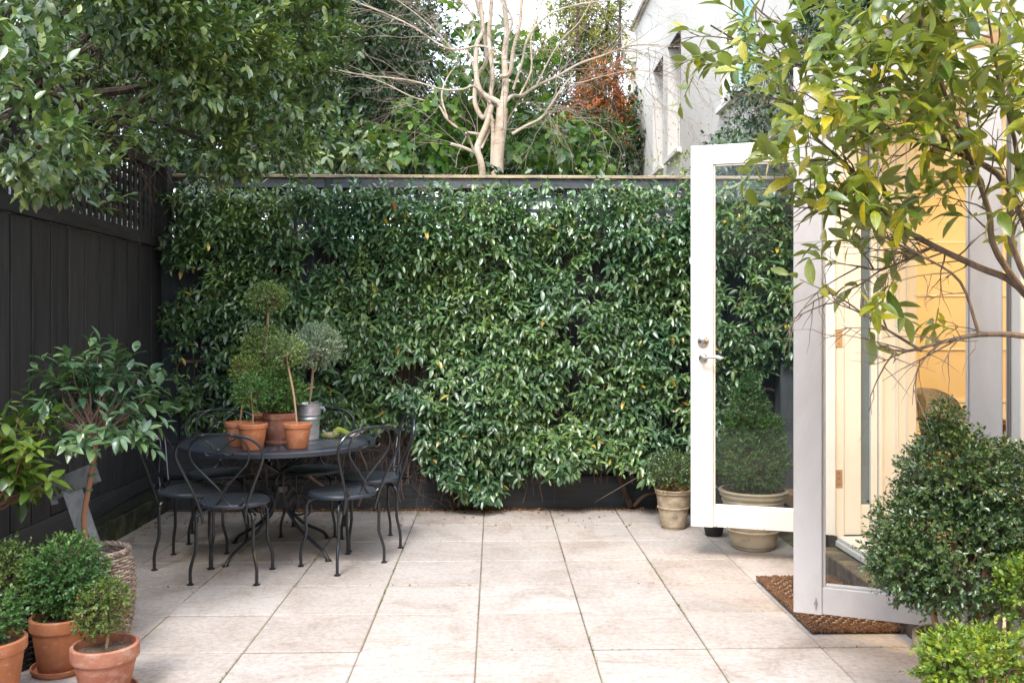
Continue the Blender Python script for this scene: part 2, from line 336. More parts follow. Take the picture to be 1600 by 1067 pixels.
m = M['bark_pale'] = mat('pale_birch_bark', (.5, .42, .32), .75, .2)
c = ramp(m, nz(m, wcoord(m, (1, 1, 1)), 5, 6, .7), [(.3, (.26, .17, .10)), (.45, (.42, .33, .24)), (.7, (.56, .49, .40))])
ln = ramp(m, nz(m, wcoord(m, (3, 3, 22)), 2.4, 4, .6), [(.60, (0, 0, 0)), (.66, (1, 1, 1))])
base(m, mixc(m, mth(m, 'MULTIPLY', ln, .6), c, (.10, .07, .05))); bump(m, nz(m, wcoord(m, (1, 1, 5)), 14, 5), .3, .006)
m = M['twig'] = mat('brown_twig', (.16, .10, .075), .85, .2); base(m, ramp(m, nz(m, wcoord(m), 8, 4), [(.3, (.09, .055, .04)), (.7, (.24, .16, .12))]))
M['twig_pale'] = mat('pale_brown_twig', (.30, .235, .185), .8, .2)
m = M['bark_dark'] = mat('dark_bark', (.05, .035, .025), .9, .15); base(m, ramp(m, nz(m, wcoord(m, (4, 4, 1)), 6, 6), [(.3, (.025, .018, .014)), (.7, (.09, .06, .042))]))
m = M['bark_citrus'] = mat('citrus_bark', (.10, .07, .05), .8, .25); base(m, ramp(m, nz(m, wcoord(m, (3, 3, 1)), 14, 6), [(.3, (.06, .045, .035)), (.7, (.20, .14, .10))])); bump(m, nz(m, wcoord(m), 60, 5), .4, .004)
M['stem_tan'] = mat('tan_stem', (.32, .22, .13), .8, .2); M['stem_red'] = mat('ruddy_stem', (.26, .13, .08), .7, .3)
M['stake_tie'] = mat('green_plant_tie', (.06, .13, .06), .7, .3)
m = M['driftmoss'] = mat('mossy_driftwood', (.2, .22, .08), .95, .1)
base(m, ramp(m, nz(m, wcoord(m), 14, 6, .7), [(.42, (.30, .24, .16)), (.5, (.16, .2, .03)), (.7, (.24, .28, .05))])); bump(m, nz(m, wcoord(m), 80, 5), .8, .01)
M['driftgrey'] = mat('bleached_driftwood', (.38, .33, .27), .85, .2)
M['room_wall'] = mat('warm_cream_wall', (.78, .62, .40), .8, .2); M['room_white'] = mat('off_white_moulding', (.82, .76, .66), .6, .3)
M['room_floor'] = mat('oak_floor', (.30, .18, .10), .5, .4)
m = M['boucle'] = mat('oatmeal_tweed', (.3, .24, .2), .95, .1)
base(m, ramp(m, nz(m, wcoord(m), 120, 4, .8), [(.35, (.13, .115, .11)), (.65, (.42, .39, .37))])); bump(m, nz(m, wcoord(m), 150, 3), .8, .006)
M['walnut'] = mat('brown_wood', (.12, .055, .03), .45, .5)
M['lamp'] = mat('warm_lamp_glass', (1, .8, .5)); b = M['lamp'].node_tree.nodes['Principled BSDF']; b.inputs['Emission Color'].default_value = (1, .68, .32, 1); b.inputs['Emission Strength'].default_value = 8
M['roofing'] = mat('grey_roof_metal', (.22, .22, .22), .6, .4)

# ------------------------------------------------------------------ leaves
def tpl_fine(wd=.36, fold=.14, curl=.18):
    ts = [0, .18, .42, .68, .87, 1]; ws = [0, .66, 1, .82, .42, 0]
    v = []; f = []
    for i, (t, a) in enumerate(zip(ts, ws)):
        z = -curl*t*t
        if a == 0: v.append((0, t, z))
        else: v += [(-a*wd/2, t, z+fold*a*wd), (0, t, z), (a*wd/2, t, z+fold*a*wd)]
    f += [(0, 2, 1), (0, 3, 2)]
    for i in range(3):
        b = 1+i*3; f += [(b, b+1, b+4), (b, b+4, b+3), (b+1, b+2, b+5), (b+1, b+5, b+4)]
    b = 10; f += [(b, b+1, 13), (b+1, b+2, 13)]
    return np.array(v), np.array(f)
def tpl_mid(wd=.4, fold=.16, curl=.2, a=.3, c=.68):
    v = [(0, 0, 0), (-wd*.46, a, fold*wd-curl*a*a), (0, a, -curl*a*a), (wd*.46, a, fold*wd-curl*a*a),
         (-wd*.42, c, fold*wd-curl*c*c), (0, c, -curl*c*c), (wd*.42, c, fold*wd-curl*c*c), (0, 1, -curl)]
    f = [(0, 2, 1), (0, 3, 2), (1, 2, 5), (1, 5, 4), (2, 3, 6), (2, 6, 5), (4, 5, 7), (5, 6, 7)]
    return np.array(v), np.array(f)
def tpl_low(wd=.66, fold=.12):
    v = [(0, 0, 0), (-wd/2, .52, fold*wd), (wd/2, .52, fold*wd), (0, 1, -.05), ]
    return np.array(v), np.array([(0, 2, 3), (0, 3, 1)])
def unit(a): return a/np.maximum(np.linalg.norm(a, axis=1, keepdims=True), 1e-9)
def sprigs(P, D, length, k, leaf, splay=55, droop=.2, alt=True, upn=.6, jit=.25, r=rng, tip=.0):
    P = np.asarray(P, float); D = unit(np.asarray(D, float)); n = len(P)
    h = np.tile([0, 0, 1.0], (n, 1)); U = unit(np.cross(D, h+.01)); V = np.cross(D, U)
    ph0 = r.uniform(0, 6.28, n); out = []; ln = length*r.uniform(.7, 1.25, n)
    for j in range(k):
        s = (j+.6)/k
        ph = ph0 + (j*2.4 if alt else (j % 2)*math.pi+(j//2)*1.57)
        a = np.radians((splay*(1-.45*s) if tip == 0 else splay) + r.normal(0, 9, n))
        pos = P + D*(ln*s)[:, None]; pos[:, 2] -= droop*(ln*s)**2*1.5
        d = np.cos(a)[:, None]*D + np.sin(a)[:, None]*(np.cos(ph)[:, None]*U+np.sin(ph)[:, None]*V)
        d[:, 2] -= droop*r.uniform(.3, 1.3, n); d = unit(d + r.normal(0, jit*.45, (n, 3)))
        nn = D*.8 + np.array([0, 0, upn]) + r.normal(0, jit, (n, 3)); nn = unit(nn - d*np.sum(nn*d, 1)[:, None])
        sz = leaf*r.uniform(.65, 1.2, n)*(.75+.25*(1-abs(2*s-1)))
        out.append((pos, d, nn, sz))
    return [np.concatenate([o[i] for o in out]) for i in range(4)]
def cat(*ls): return [np.concatenate([l[i] for l in ls]) for i in range(4)]
def np_mesh(name, V, Fc, sm=False, uv=None):
    me = bpy.data.meshes.new(name); me.vertices.add(len(V)); me.vertices.foreach_set('co', V.astype(np.float32).ravel())
    me.loops.add(Fc.size); me.loops.foreach_set('vertex_index', Fc.astype(np.int32).ravel())
    me.polygons.add(len(Fc)); me.polygons.foreach_set('loop_start', np.arange(0, Fc.size, 3, dtype=np.int32))
    me.polygons.foreach_set('use_smooth', np.full(len(Fc), sm))
    if uv is not None: me.uv_layers.new(name='leaf_uv').data.foreach_set('uv', uv.astype(np.float32).ravel())
    me.update(calc_edges=True); return me
NLEAF = [0]
def leaves(Lf, tpl, material, parent, name='foliage', singles=0, leafname='leaf', single_tpl=None, clip=None):
    pos, d, nn, sz = Lf
    if clip is not None:
        k = clip(pos); pos, d, nn, sz = pos[k], d[k], nn[k], sz[k]
    o = wloc(parent); off = np.array(o)
    sel = np.zeros(len(pos), bool)
    if singles:
        ctr = pos+d*sz[:, None]*.5
        fwd = ctr[:, 0]*math.sin(YAW)+ctr[:, 1]*math.cos(YAW); rt = ctr[:, 0]*math.cos(YAW)-ctr[:, 1]*math.sin(YAW)
        px = PX0+F*rt/fwd; py = PY0-F*(ctr[:, 2]-EYE)/fwd
        ok = (px > 0) & (px < 1600) & (py > 0) & (py < 1067) & (fwd > .3)
        view = ctr-np.array([0, 0, EYE]); facing = np.abs(np.sum(unit(view)*nn, 1))
        best = {}
        for i in np.nonzero(ok)[0]:
            key = (int(px[i]//9), int(py[i]//9))
            if key not in best or fwd[i] < fwd[best[key]]: best[key] = i
        idx = sorted(best.values(), key=lambda i: -sz[i]/fwd[i]*(.3+facing[i]))[:singles]
        sel[idx] = True
        st = single_tpl or tpl; Vt, Ft = st
        shared = np_mesh(leafname, Vt.copy(), Ft, True, Vt[Ft.ravel()][:, :2]); shared.materials.append(material)
        for i in idx:
            Y = Vector(d[i]); Z = Vector(nn[i]); X = Y.cross(Z); Z = X.cross(Y)
            mt = Matrix((X.normalized(), Y.normalized(), Z.normalized())).transposed()
            ob = bpy.data.objects.new(leafname, shared); C.objects.link(ob); ob.parent = parent
            ob.location = Vector(pos[i])-o; ob.rotation_mode = 'QUATERNION'; ob.rotation_quaternion = mt.to_quaternion(); ob.scale = (sz[i],)*3
    keep = ~sel; pos, d, nn, sz = pos[keep], d[keep], nn[keep], sz[keep]
    Vt, Ft = tpl; x = np.cross(d, nn)
    V = pos[:, None, :] + sz[:, None, None]*(Vt[None, :, 0:1]*x[:, None, :] + Vt[None, :, 1:2]*d[:, None, :] + Vt[None, :, 2:3]*nn[:, None, :])
    Fc = Ft[None] + (np.arange(len(pos))*len(Vt))[:, None, None]
    me = np_mesh(name, V.reshape(-1, 3)-off, Fc.reshape(-1, 3), True, np.tile(Vt[Ft.ravel()][:, :2], (len(pos), 1))); me.materials.append(material)
    ob = bpy.data.objects.new(name, me); C.objects.link(ob); ob.parent = parent; ob['kind'] = 'stuff'
    NLEAF[0] += len(Fc.reshape(-1, 3))
    return ob
def blob_points(c, rad, n, inner=.45, lump=.16, seed=0, freq=2.2, r=rng, low=-1.0):
    d = unit(r.normal(size=(n, 3)))
    if low > -1: d = d[d[:, 2] > low]
    n = len(d)
    f = np.array([noise.noise(Vector(q)*freq+Vector((seed*7.1, 0, 0))) for q in d])
    t = np.where(r.random(n) < .7, r.uniform(.82, 1.0, n), r.uniform(inner, .85, n))
    rr = t*(1+lump*2*f)
    rad = np.array(rad, float)
    P = np.array(c)+d*rr[:, None]*rad
    D = unit(d/rad)
    return P, D
T_f = tpl_fine(); T_m = tpl_mid(); T_l = tpl_low()
def limb(a, b, r0, r1, wob=.06, n=7, seed=0):
    a, b = Vector(a), Vector(b); L_ = (b-a).length; p = []
    for i in range(n+1):
        t = i/n; q = a.lerp(b, t)
        if 0 < i < n: q += Vector([noise.noise(Vector((seed*3.3+k*11, t*3, 1))) for k in range(3)])*wob*L_
        p.append(q)
    return p, [r0+(r1-r0)*i/n for i in range(n+1)]
def twiggy(mb, a, d, L_, r0, lev, rnd, spread=.6, grav=-.1, n=4, sides=4, kids=3, ends=None):
    p = [Vector(a)]; d = Vector(d).normalized(); rs = [r0]
    for i in range(n):
        d = (d + Vector((rnd.gauss(0, .16), rnd.gauss(0, .16), rnd.gauss(0, .16)+grav))).normalized()
        p.append(p[-1]+d*L_/n); rs.append(r0*(1-.75*(i+1)/n))
    mb.tube(p, rs, sides, False)
    if ends is not None and lev == 0: ends.append((p[-1], d))
    if lev > 0:
        for k in range(kids):
            t = rnd.uniform(.25, 1.0); i = min(int(t*n), n-1); q = p[i].lerp(p[i+1], t*n-i)
            dd = (d + Vector((rnd.gauss(0, 1), rnd.gauss(0, 1), rnd.gauss(0, 1))).normalized()*spread*1.3).normalized()
            twiggy(mb, q, dd, L_*rnd.uniform(.5, .75), r0*.5, lev-1, rnd, spread, grav, n, sides, kids, ends)

# ------------------------------------------------------------------ ground and patio
TX = .50; TY = .4965; X_J = -.078; Y_J = 3.885; XW, XE = -2.5, 1.905; YF = 6.845
gmb = MB(); gmb.add([(-60, -40, -.07), (60, -40, -.07), (60, 90, -.07), (-60, 90, -.07)], [(0, 1, 2, 3)])
tag(gmb.build('ground', M['lawn_ground']), kind='structure')
pt = MB().bbox(XW-.02, XE+.15, -1.6, YF, -.06, -.006, .001).build('patio', M['joint']); tag(pt, kind='structure')
xs = [XW+.02] + [X_J+TX*k for k in range(-4, 4)] + [XE-.004]
ys = [Y_J+TY*k for k in range(-11, 7)]
rn = random.Random(3)
for i in range(len(xs)-1):
    for j in range(len(ys)-1):
        g = .0028; x0, x1, y0, y1 = xs[i]+g+rn.uniform(-.0014, .0014), xs[i+1]-g+rn.uniform(-.0014, .0014), ys[j]+.0065, ys[j+1]-.0065+rn.uniform(-.001, .001)
        z = rn.uniform(-.002, .002)
        cx, cy = (x0+x1)/2, (y0+y1)/2
        o = MB().bbox(x0-cx, x1-cx, y0-cy, y1-cy, -.03, z, .004).build('paving_slab', M['slab'], pt); o.location = (cx, cy, 0)
# moss and weeds in some joints
P = []; 
for k in range(900):
    if rn.random() < .6: x = X_J+TX*rn.choice([-2, -1, 1, 2, -3]); y = rn.uniform(3.5, 6.8); x += rn.gauss(0, .003)
    else: y = Y_J+TY*rn.randint(0, 6); x = rn.uniform(-2, 1.8); y += rn.gauss(0, .003)
    if noise.noise(Vector((x*1.3, y*1.3, 4))) > .02: P.append((x, y, -.008))
D = [(rn.gauss(0, .5), rn.gauss(0, .5), .8) for _ in P]
mossr = thing('joint_moss', None, None); C.objects.unlink(mossr)
ms = leaves(sprigs(P, D, .008, 4, .010, 60, 0), T_l, M['moss_leaf'], pt, 'joint_moss')
sb = MB().bbox(XW-.02, 2.35, YF+.002, 7.02, -.06, .004, .002).build('soil_strip', M['soil']); tag(sb, kind='structure')
# leaf litter on the strip and the slabs
P = [(rn.uniform(-2.3, 2.0), YF+rn.gauss(.0, .035) if rn.random() < .8 else rn.uniform(6.2, 6.9), rn.uniform(.004, .012)) for _ in range(1500)] 
P += [(-2.42+abs(rn.gauss(0, .05)), rn.uniform(4, 6.8), .005) for _ in range(250)]
P = np.array(P); d = unit(np.column_stack([rng.normal(size=len(P)), rng.normal(size=len(P)), rng.normal(0, .15, len(P))])); nn = np.tile([0, 0, 1.], (len(P), 1))+rng.normal(0, .3, (len(P), 3)); nn = unit(nn-d*np.sum(nn*d, 1)[:, None])
lit = leaves((P, d, nn, rng.uniform(.008, .03, len(P))), T_l, M['drybrown'], sb, 'leaf_litter')

# ------------------------------------------------------------------ left fence (plane X = -2.5)
FX = -2.5
lf = thing('timber_fence', 'black stained timber paling fence with lattice top along the left side of the patio', 'fence', (FX, 4.5, 0))
y = .9
k = 0
while y < 6.86:
    wdt = .213; y1 = min(y+wdt, 6.88)
    t = .012 if k % 2 else 0.0
    MB().bbox(FX-.035+rn.uniform(-.002, .002), FX-.012+rn.uniform(-.001, .001), y+.008, y1-.009, .325+rn.uniform(-.006, .006), 1.985, .003).build('paling', M['fence_black'], lf, True)
    y += wdt; k += 1
MB().bbox(FX-.07, FX-.037, .9, 6.9, .1, 2.6, .001).build('backing_board', M['fence_black'], lf, True) if False else None
MB().bbox(FX-.06, FX-.037, .9, 6.9, .30, 1.98, .001).build('backing_board', M['fence_black'], lf, True)
MB().bbox(FX-.035, FX+.012, .9, 6.88, 1.99, 2.075, .004).build('rail', M['fence_rail'], lf, True)
MB().bbox(FX-.05, FX+.012, .9, 6.88, 2.56, 2.64, .004).build('top_rail', M['fence_rail'], lf, True)
MB().bbox(FX-.06, FX+.035, .9, 6.9, 2.642, 2.665, .004).build('capping', M['fence_rail'], lf, True)
MB().bbox(FX-.035, FX-.004, .9, 6.88, .145, .318, .003).build('plinth_board', M['plinth_side'], lf, True)
MB().bbox(FX-.05, FX+.03, .9, 6.88, -.05, .14, .006).build('kerb', M['kerb'], lf, True)
y = 1.5
while y < 6.8:
    MB().bbox(FX-.022, FX-.008, y, y+.042, 2.077, 2.558, .002).build('lattice_slat', M['fence_black'], lf, True); y += .088
for z in (2.13, 2.21, 2.29, 2.37, 2.45, 2.53):
    MB().bbox(FX-.038, FX-.0235, 1.2, 6.86, z, z+.036, .002).build('lattice_crosspiece', M['fence_rail'], lf, True)
for y in (6.83, 4.45, 2.1):
    MB().bbox(FX-.15, FX-.061, y-.04, y+.05, 0, 2.56, .004).build('post', M['fence_black'], lf, True)
MB().bbox(FX-.02, FX+.07, 6.755, 6.845, 2.08, 2.60, .004).build('corner_post', M['fence_black'], lf, True)

# ------------------------------------------------------------------ back fence (plane Y = 6.98)
BY = 6.95; BX0, BX1 = -2.56, 2.5
bf = thing('timber_fence', 'slate grey timber fence with weathered tan capping behind the climbing vine', 'fence', (0, BY, 0))
x = BX0
while x < BX1:
    MB().bbox(x+.003, min(x+.15, BX1)-.003, BY+rn.uniform(0, .004), BY+.022, .50, 2.02, .003).build('paling', M['fence_grey_v'], bf, True); x += .15
MB().bbox(BX0, BX1, BY+.024, BY+.05, .2, 2.0, .002).build('backing_board', M['fence_grey'], bf, True)
MB().bbox(BX0, BX1, BY-.012, BY+.022, .262, .495, .003).build('plinth_board', M['plinth'], bf, True)
MB().bbox(BX0, BX1, BY-.022, BY+.022, -.05, .235, .004).build('plinth_board', M['plinth'], bf, True)
MB().tube([(BX0, BY-.03, .249), (-.5, BY-.032, .25), (.8, BY-.03, .247), (BX1, BY-.03, .25)], .012, 8).build('pipe', M['black_rubber'], bf, True)
for a, b in ((BX0+.005, .045), (.115, BX1)):
    MB().bbox(a, b, BY-.03, BY+.012, 2.462, 2.532, .004).build('top_rail', M['fence_grey'], bf, True)
MB().bbox(BX0, BX1, BY-.05, BY+.07, 2.537, 2.560, .006).build('capping', M['cap'], bf, True)
MB().bbox(BX0, BX1, BY-.026, BY+.01, 2.0, 2.07, .004).build('mid_rail', M['fence_grey'], bf, True)
for x in (.048, -1.30, 1.45, -2.43):
    MB().bbox(x, x+.064, BY-.036, BY+.014, 2.072, 2.534, .004).build('post', M['fence_grey_v'], bf, True)
x = BX0+.05
while x < BX1:
    MB().bbox(x, x+.035, BY+.024, BY+.034, 2.0, 2.53, .002).build('lattice_slat', M['fence_grey_v'], bf, True); x += .095
for z in (2.1, 2.19, 2.28, 2.37, 2.46):
    MB().bbox(BX0, BX1, BY+.0355, BY+.045, z, z+.035, .002).build('lattice_crosspiece', M['fence_grey'], bf, True)
dp = thing('corner_post', 'dark grey timber pillar where the back fence meets the house, seen through the open door', 'post', (2.22, 6.75, 0))
MB().bbox(-.08, .08, -.07, .07, 0, 2.35, .006).build('pillar', M['fence_grey_v'], dp)
MB().bbox(-.095, .095, -.085, .085, 2.352, 2.38, .006).build('pillar_cap', M['fence_grey_v'], dp)

# ------------------------------------------------------------------ house wing on the right
HX = 1.978; Z0 = .2; ZT = 2.48; YH1 = 5.155; YH0 = 3.54
hs = thing('garden_room', 'cream rendered house wing with french door opening and warmly lit room on the right', 'house', (HX, 4.3, 0))
def hb(name, x0, x1, y0, y1, z0, z1, mt='cream', b=.004): return MB().bbox(x0, x1, y0, y1, z0, z1, b).build(name, M[mt], hs, True)
# far return wall and reveal
hb('wall', 2.35, 2.46, 5.36, 8.6, 0, 2.85, 'cream')
hb('wall', 1.99, 2.6, 5.19, 5.355, 2.62, 2.85, 'cream')
hb('wall', 2.005, 2.462, 5.20, 5.355, 0, .18, 'brick')
hb('jamb', HX-.006, HX+.045, 5.157, 5.24, .185, 2.56, 'frame_white')                       # hinge jamb
hb('reveal_stile', HX+.048, HX+.15, 5.172, 5.235, .19, 2.56, 'frame_white')
hb('reveal_stile', HX+.21, HX+.25, 5.18, 5.235, .19, 2.56, 'frame_white')
hb('reveal_stile', HX+.252, HX+.275, 5.162, 5.235, .19, 2.56, 'frame_white')
hb('reveal_rail', HX+.151, HX+.209, 5.185, 5.235, .19, .36, 'frame_white')
MB().bbox(HX+.151, HX+.209, 5.205, 5.211, .362, 2.56, .001).build('sidelight_pane', M['glass_dark'], hs, True)
hb('reveal_panel', HX+.276, 2.462, 5.19, 5.24, .19, 2.56, 'frame_white')
hb('reveal_bead', HX+.36, HX+.372, 5.178, 5.189, .22, 2.5, 'frame_white')
hb('reveal_bead', HX+.42, HX+.428, 5.18, 5.189, .22, 2.5, 'frame_white')
hb('wall', HX+.05, 2.462, 5.24, 5.352, .184, 2.61, 'cream')
# head and wall over the doors
hb('door_head', HX-.004, HX+.12, 1.2, 5.25, 2.565, 2.64, 'frame_white')
hb('wall', HX+.004, HX+.16, 1.2, 5.36, 2.645, 2.852, 'cream')
hb('coping', HX-.06, HX+.3, 1.0, 5.42, 2.855, 2.95, 'render_white')
hb('coping', HX+.301, 2.75, 5.2, 8.6, 2.853, 2.93, 'render_white')
hb('roof', HX+.1, 7.0, .9, 8.6, 2.80, 2.852, 'roofing')
# posts between near panes
hb('post', HX+.002, HX+.09, 3.34, 3.442, .19, 2.56, 'frame_white')
hb('post_bead', HX-.006, HX+.001, 3.40, 3.42, .19, 2.56, 'lintel')
for y in (3.20, 2.40, 1.6): hb('post', HX+.004, HX+.10, y-.07, y, .19, 2.56, 'frame_white')
for a, b in ((3.202, 3.338), (2.402, 3.128), (1.602, 2.328)):
    MB().bbox(HX+.03, HX+.036, a, b, .20, 2.56, .001).build('window_pane', M['glass'], hs, True)
hb('wall', HX, HX+.16, -2.5, 1.52, 0, 2.64, 'cream')
hb('wall', HX, 7.0, -2.7, -2.51, 0, 2.8, 'cream')
hb('sill', HX-.010, HX+.09, 1.55, 5.15, .135, .165, 'white')
hb('threshold', HX+.0, HX+.16, 3.45, 5.15, .167, .188, 'white')
hb('footing', HX+.0, HX+.15, 1.55, 5.15, -.05, .124, 'brick')
y = 1.6; rb = random.Random(5)
while y < 5.2:
    o = MB().bbox(1.866+rb.uniform(-.003, .003), 2.10, 0, .098, -.02, .118+rb.uniform(-.003, .003), .006).build('brick', M['brick'], hs); o.location = (-HX, y-4.3, 0); y += .106
# room
rm = hs
hb('room_floor', HX+.162, 7.0, -2.5, 8.0, .10, .186, 'room_floor')
hb('room_ceiling', HX+.165, 7.0, -2.5, 8.2, 2.70, 2.79, 'room_white')
hb('room_wall', 2.461, 7.0, 8.0, 8.15, .19, 2.69, 'room_wall')
hb('room_wall', 6.9, 7.0, -2.5, 7.99, .19, 2.69, 'room_wall')
for z, h in ((.72, .03), (1.19, .014), (1.67, .014), (2.15, .014)): hb('picture_rail', 2.465, 6.88, 7.97, 7.998, z, z+h, 'room_white', .003)
hb('wainscot_panel', 2.465, 6.88, 7.985, 7.999, .19, .715, 'room_white', .003)
lamp = thing('pendant_lamp', 'warm glowing glass pendant lamp hanging inside the garden room', 'lamp', (4.3, 6.3, 2.70))
MB().tube([(0, 0, 0), (0, 0, -.25)], .006, 6).build('cord', M['iron'], lamp)
MB().lathe([(0, -.42), (.07, -.40), (.10, -.34), (.08, -.28), (.02, -.25)], 20).build('shade', M['lamp'], lamp)
pl = bpy.data.lights.new('lamp_bulb', 'POINT'); pl.energy = 34; pl.color = (1, .80, .50); pl.shadow_soft_size = .13
plo = bpy.data.objects.new('lamp_bulb', pl); C.objects.link(plo); plo.parent = lamp; plo.location = (0, 0, -.58)
lamp2 = thing('unseen_lamp', 'unseen warm lamp added inside the garden room to light the lemon tree', 'lamp', (3.0, 2.45, 2.2))  # unseen lamp, added for golden light on the lemon tree and egg bush
MB().lathe([(.04, -.1), (.07, -.1), (.05, .06), (.03, .06)], 18).build('shade', M['lamp'], lamp2)
MB().tube([(0, 0, .06), (0, 0, .49)], .008, 6).build('bracket', M['steel'], lamp2)
pl2 = bpy.data.lights.new('lamp_bulb', 'POINT'); pl2.energy = 85; pl2.color = (1, .68, .30); pl2.shadow_soft_size = .08
plo2 = bpy.data.objects.new('lamp_bulb', pl2); C.objects.link(plo2); plo2.parent = lamp2; plo2.location = (-.12, 0, -.03)
def armchair(loc, rz, label):
    t = thing('armchair', label, 'armchair', loc, rz, 'tweed armchairs inside the garden room'); t.scale = (.86, .86, .9)
    prof = []
    n = 12; vs = []; fs = []
    for i in range(n+1):                      # rounded shell back
        a = math.pi*i/n; x = -.27*math.cos(a)
        for j in range(7):
            z = .38+.44*j/6*(1-.22*abs(math.cos(a))**3); yy = -.22-.10*(j/6) + .16*abs(math.cos(a))**2
            k = (1-.28*(j/6)**3)
            vs += [(x*k, yy, z), (x*k, yy-.07, z)]
    for i in range(n):
        for j in range(6):
            a = (i*7+j)*2; b = ((i+1)*7+j)*2
            fs += [(a, b, b+2, a+2), (a+1, a+3, b+3, b+1)]
        a = (i*7+6)*2; b = ((i+1)*7+6)*2; fs.append((a, b, b+1, a+1)); a = i*14; b = (i+1)*14; fs.append((a, a+1, b+1, b))
    for i in (0, n):
        for j in range(6):
            a = (i*7+j)*2; fs.append((a, a+2, a+3, a+1))
    MB().add(vs, fs, True).build('backrest', M['boucle'], t)
    MB().lathe([(0, .34), (.26, .34), (.28, .38), (.27, .44), (.2, .46), (0, .46)], 20).build('seat', M['boucle'], t)
    for s in (-1, 1):
        MB().tube(smooth([(s*.28, -.2, .58), (s*.30, .0, .60), (s*.29, .2, .58), (s*.27, .24, .5), (s*.25, .22, .0)]), .016, 8).build('armrest', M['walnut'], t)
        MB().tube([(s*.22, -.2, .36), (s*.24, -.26, 0)], .016, 8).build('leg', M['walnut'], t)
a = at(1497, 655, 6.6); armchair((a.x, a.y, .187), R(205), 'oatmeal tweed armchair with rounded back seen through the open doorway')
a = at(1603, 655, 5.9); armchair((a.x+.1, a.y, .187), R(140), 'tweed armchair behind the post at the right edge, only its wooden arm showing')

bh = thing('rear_house', 'rendered rear wall of the house behind the camera', 'house', (0, -3.2, 0))
MB().bbox(-6, 1.9, -3.4, -3.2, 0, 3.4, .01).build('wall', M['render_grey'], bh, True)
for x in (-4.6, -2.2, .2): MB().bbox(x, x+1.4, -3.198, -3.17, .3, 2.5, .01).build('window_pane', M['glass_dark'], bh, True)
# ------------------------------------------------------------------ french doors
def leaf_door(name, label, hinge, free, face, swap, parts):
    hinge, free = Vector((*hinge, 0)), Vector((*free, 0)); W = (hinge-free).length
    ang = math.atan2(hinge.y-free.y, hinge.x-free.x)
    t = thing(name, label, 'door', (free.x, free.y, 0), ang)
    S, TR, BR, TH = (.132, .115, .125, .045) if parts else (.115, .115, .115, .045)
    mt = M[face]
    def b(n, x0, x1, z0, z1, mm=mt, dy=0): return MB().bbox(x0, x1, -TH/2+dy, TH/2-dy, z0, z1, .004).build(n, mm, t)
    b('stile', 0, S, Z0, ZT); b('stile', W-S, W, Z0, ZT)
    b('top_rail', S+.001, W-S-.001, ZT-TR, ZT, dy=.0015); b('bottom_rail', S+.001, W-S-.001, Z0+.004, Z0+BR, dy=.0015)
    for nme, x0, x1, z0, z1 in (('glazing_bead', S+.001, S+.012, Z0+BR+.001, ZT-TR-.001), ('glazing_bead', W-S-.012, W-S-.001, Z0+BR+.001, ZT-TR-.001), ('glazing_bead', S+.013, W-S-.013, Z0+BR+.001, Z0+BR+.012), ('glazing_bead', S+.013, W-S-.013, ZT-TR-.012, ZT-TR-.001)):
        b(nme, x0, x1, z0, z1, dy=.012)
    MB().bbox(S-.002, W-S+.002, -.003, .003, Z0+BR-.002, ZT-TR+.002, .001).build('glass_pane', M['glass'], t)
    return t, W
# far leaf, opened square to the wall
fd, FW = leaf_door('french_door', 'open white glazed door leaf with steel lever handle and lock, farther from the camera', (1.965, 5.14), (1.185, 5.40), 'white', 0, 1)
h = thing('x', None, None); C.objects.unlink(h)
zc = EYE-(533-PY0)/260.; zh = EYE-(559-PY0)/260.
def disc(mb, x, y0, y1, z, r, n=20):
    prof = [(0, 0), (r*.86, 0), (r, .3), (r, 1), ]
    vs = []; fs = []
    rings = [(r*.55, y1-.004), (r*.85, y1), (r, (y0+y1)/2), (r, y0)]
    for rr, yy in rings:
        for k in range(n): a = 2*math.pi*k/n; vs.append((x+rr*math.cos(a), yy, z+rr*math.sin(a)))
    for i in range(3): fs += [(i*n+k, i*n+(k+1) % n, (i+1)*n+(k+1) % n, (i+1)*n+k) for k in range(n)]
    fs.append(tuple(range(n))); mb.add(vs, fs, True)
for s in (-1, 1):
    mb = MB(); disc(mb, .075, s*.0225, s*.040, zc, .034); disc(mb, .075, s*.040, s*.048, zc, .018)
    lk = mb.build('deadlock', M['steel'], fd)
    mb = MB(); disc(mb, .075, s*.0225, s*.036, zh, .027)
    mb.tube(smooth([(.075, s*.034, zh), (.075, s*.07, zh), (.10, s*.078, zh+.004), (.15, s*.08, zh+.007), (.185, s*.08, zh-.004)]), [.009]*25, 10)
    mb.build('lever_handle', M['steel'], fd)
MB().bbox(-.0035, .0, -.013, .013, zh-.08, zh+.12, .001).build('latch_plate', M['steel'], fd)
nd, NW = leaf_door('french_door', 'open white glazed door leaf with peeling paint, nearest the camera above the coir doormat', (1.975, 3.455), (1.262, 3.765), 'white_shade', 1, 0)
mb = MB(); disc(mb, .09, -.0225, -.026, Z0+.045, .008, 14); mb.build('floor_bolt', M['steel'], nd)
MB().bbox(.087, .093, -.030, -.0265, Z0+.02, Z0+.07, .001).build('floor_bolt', M['steel'], nd)
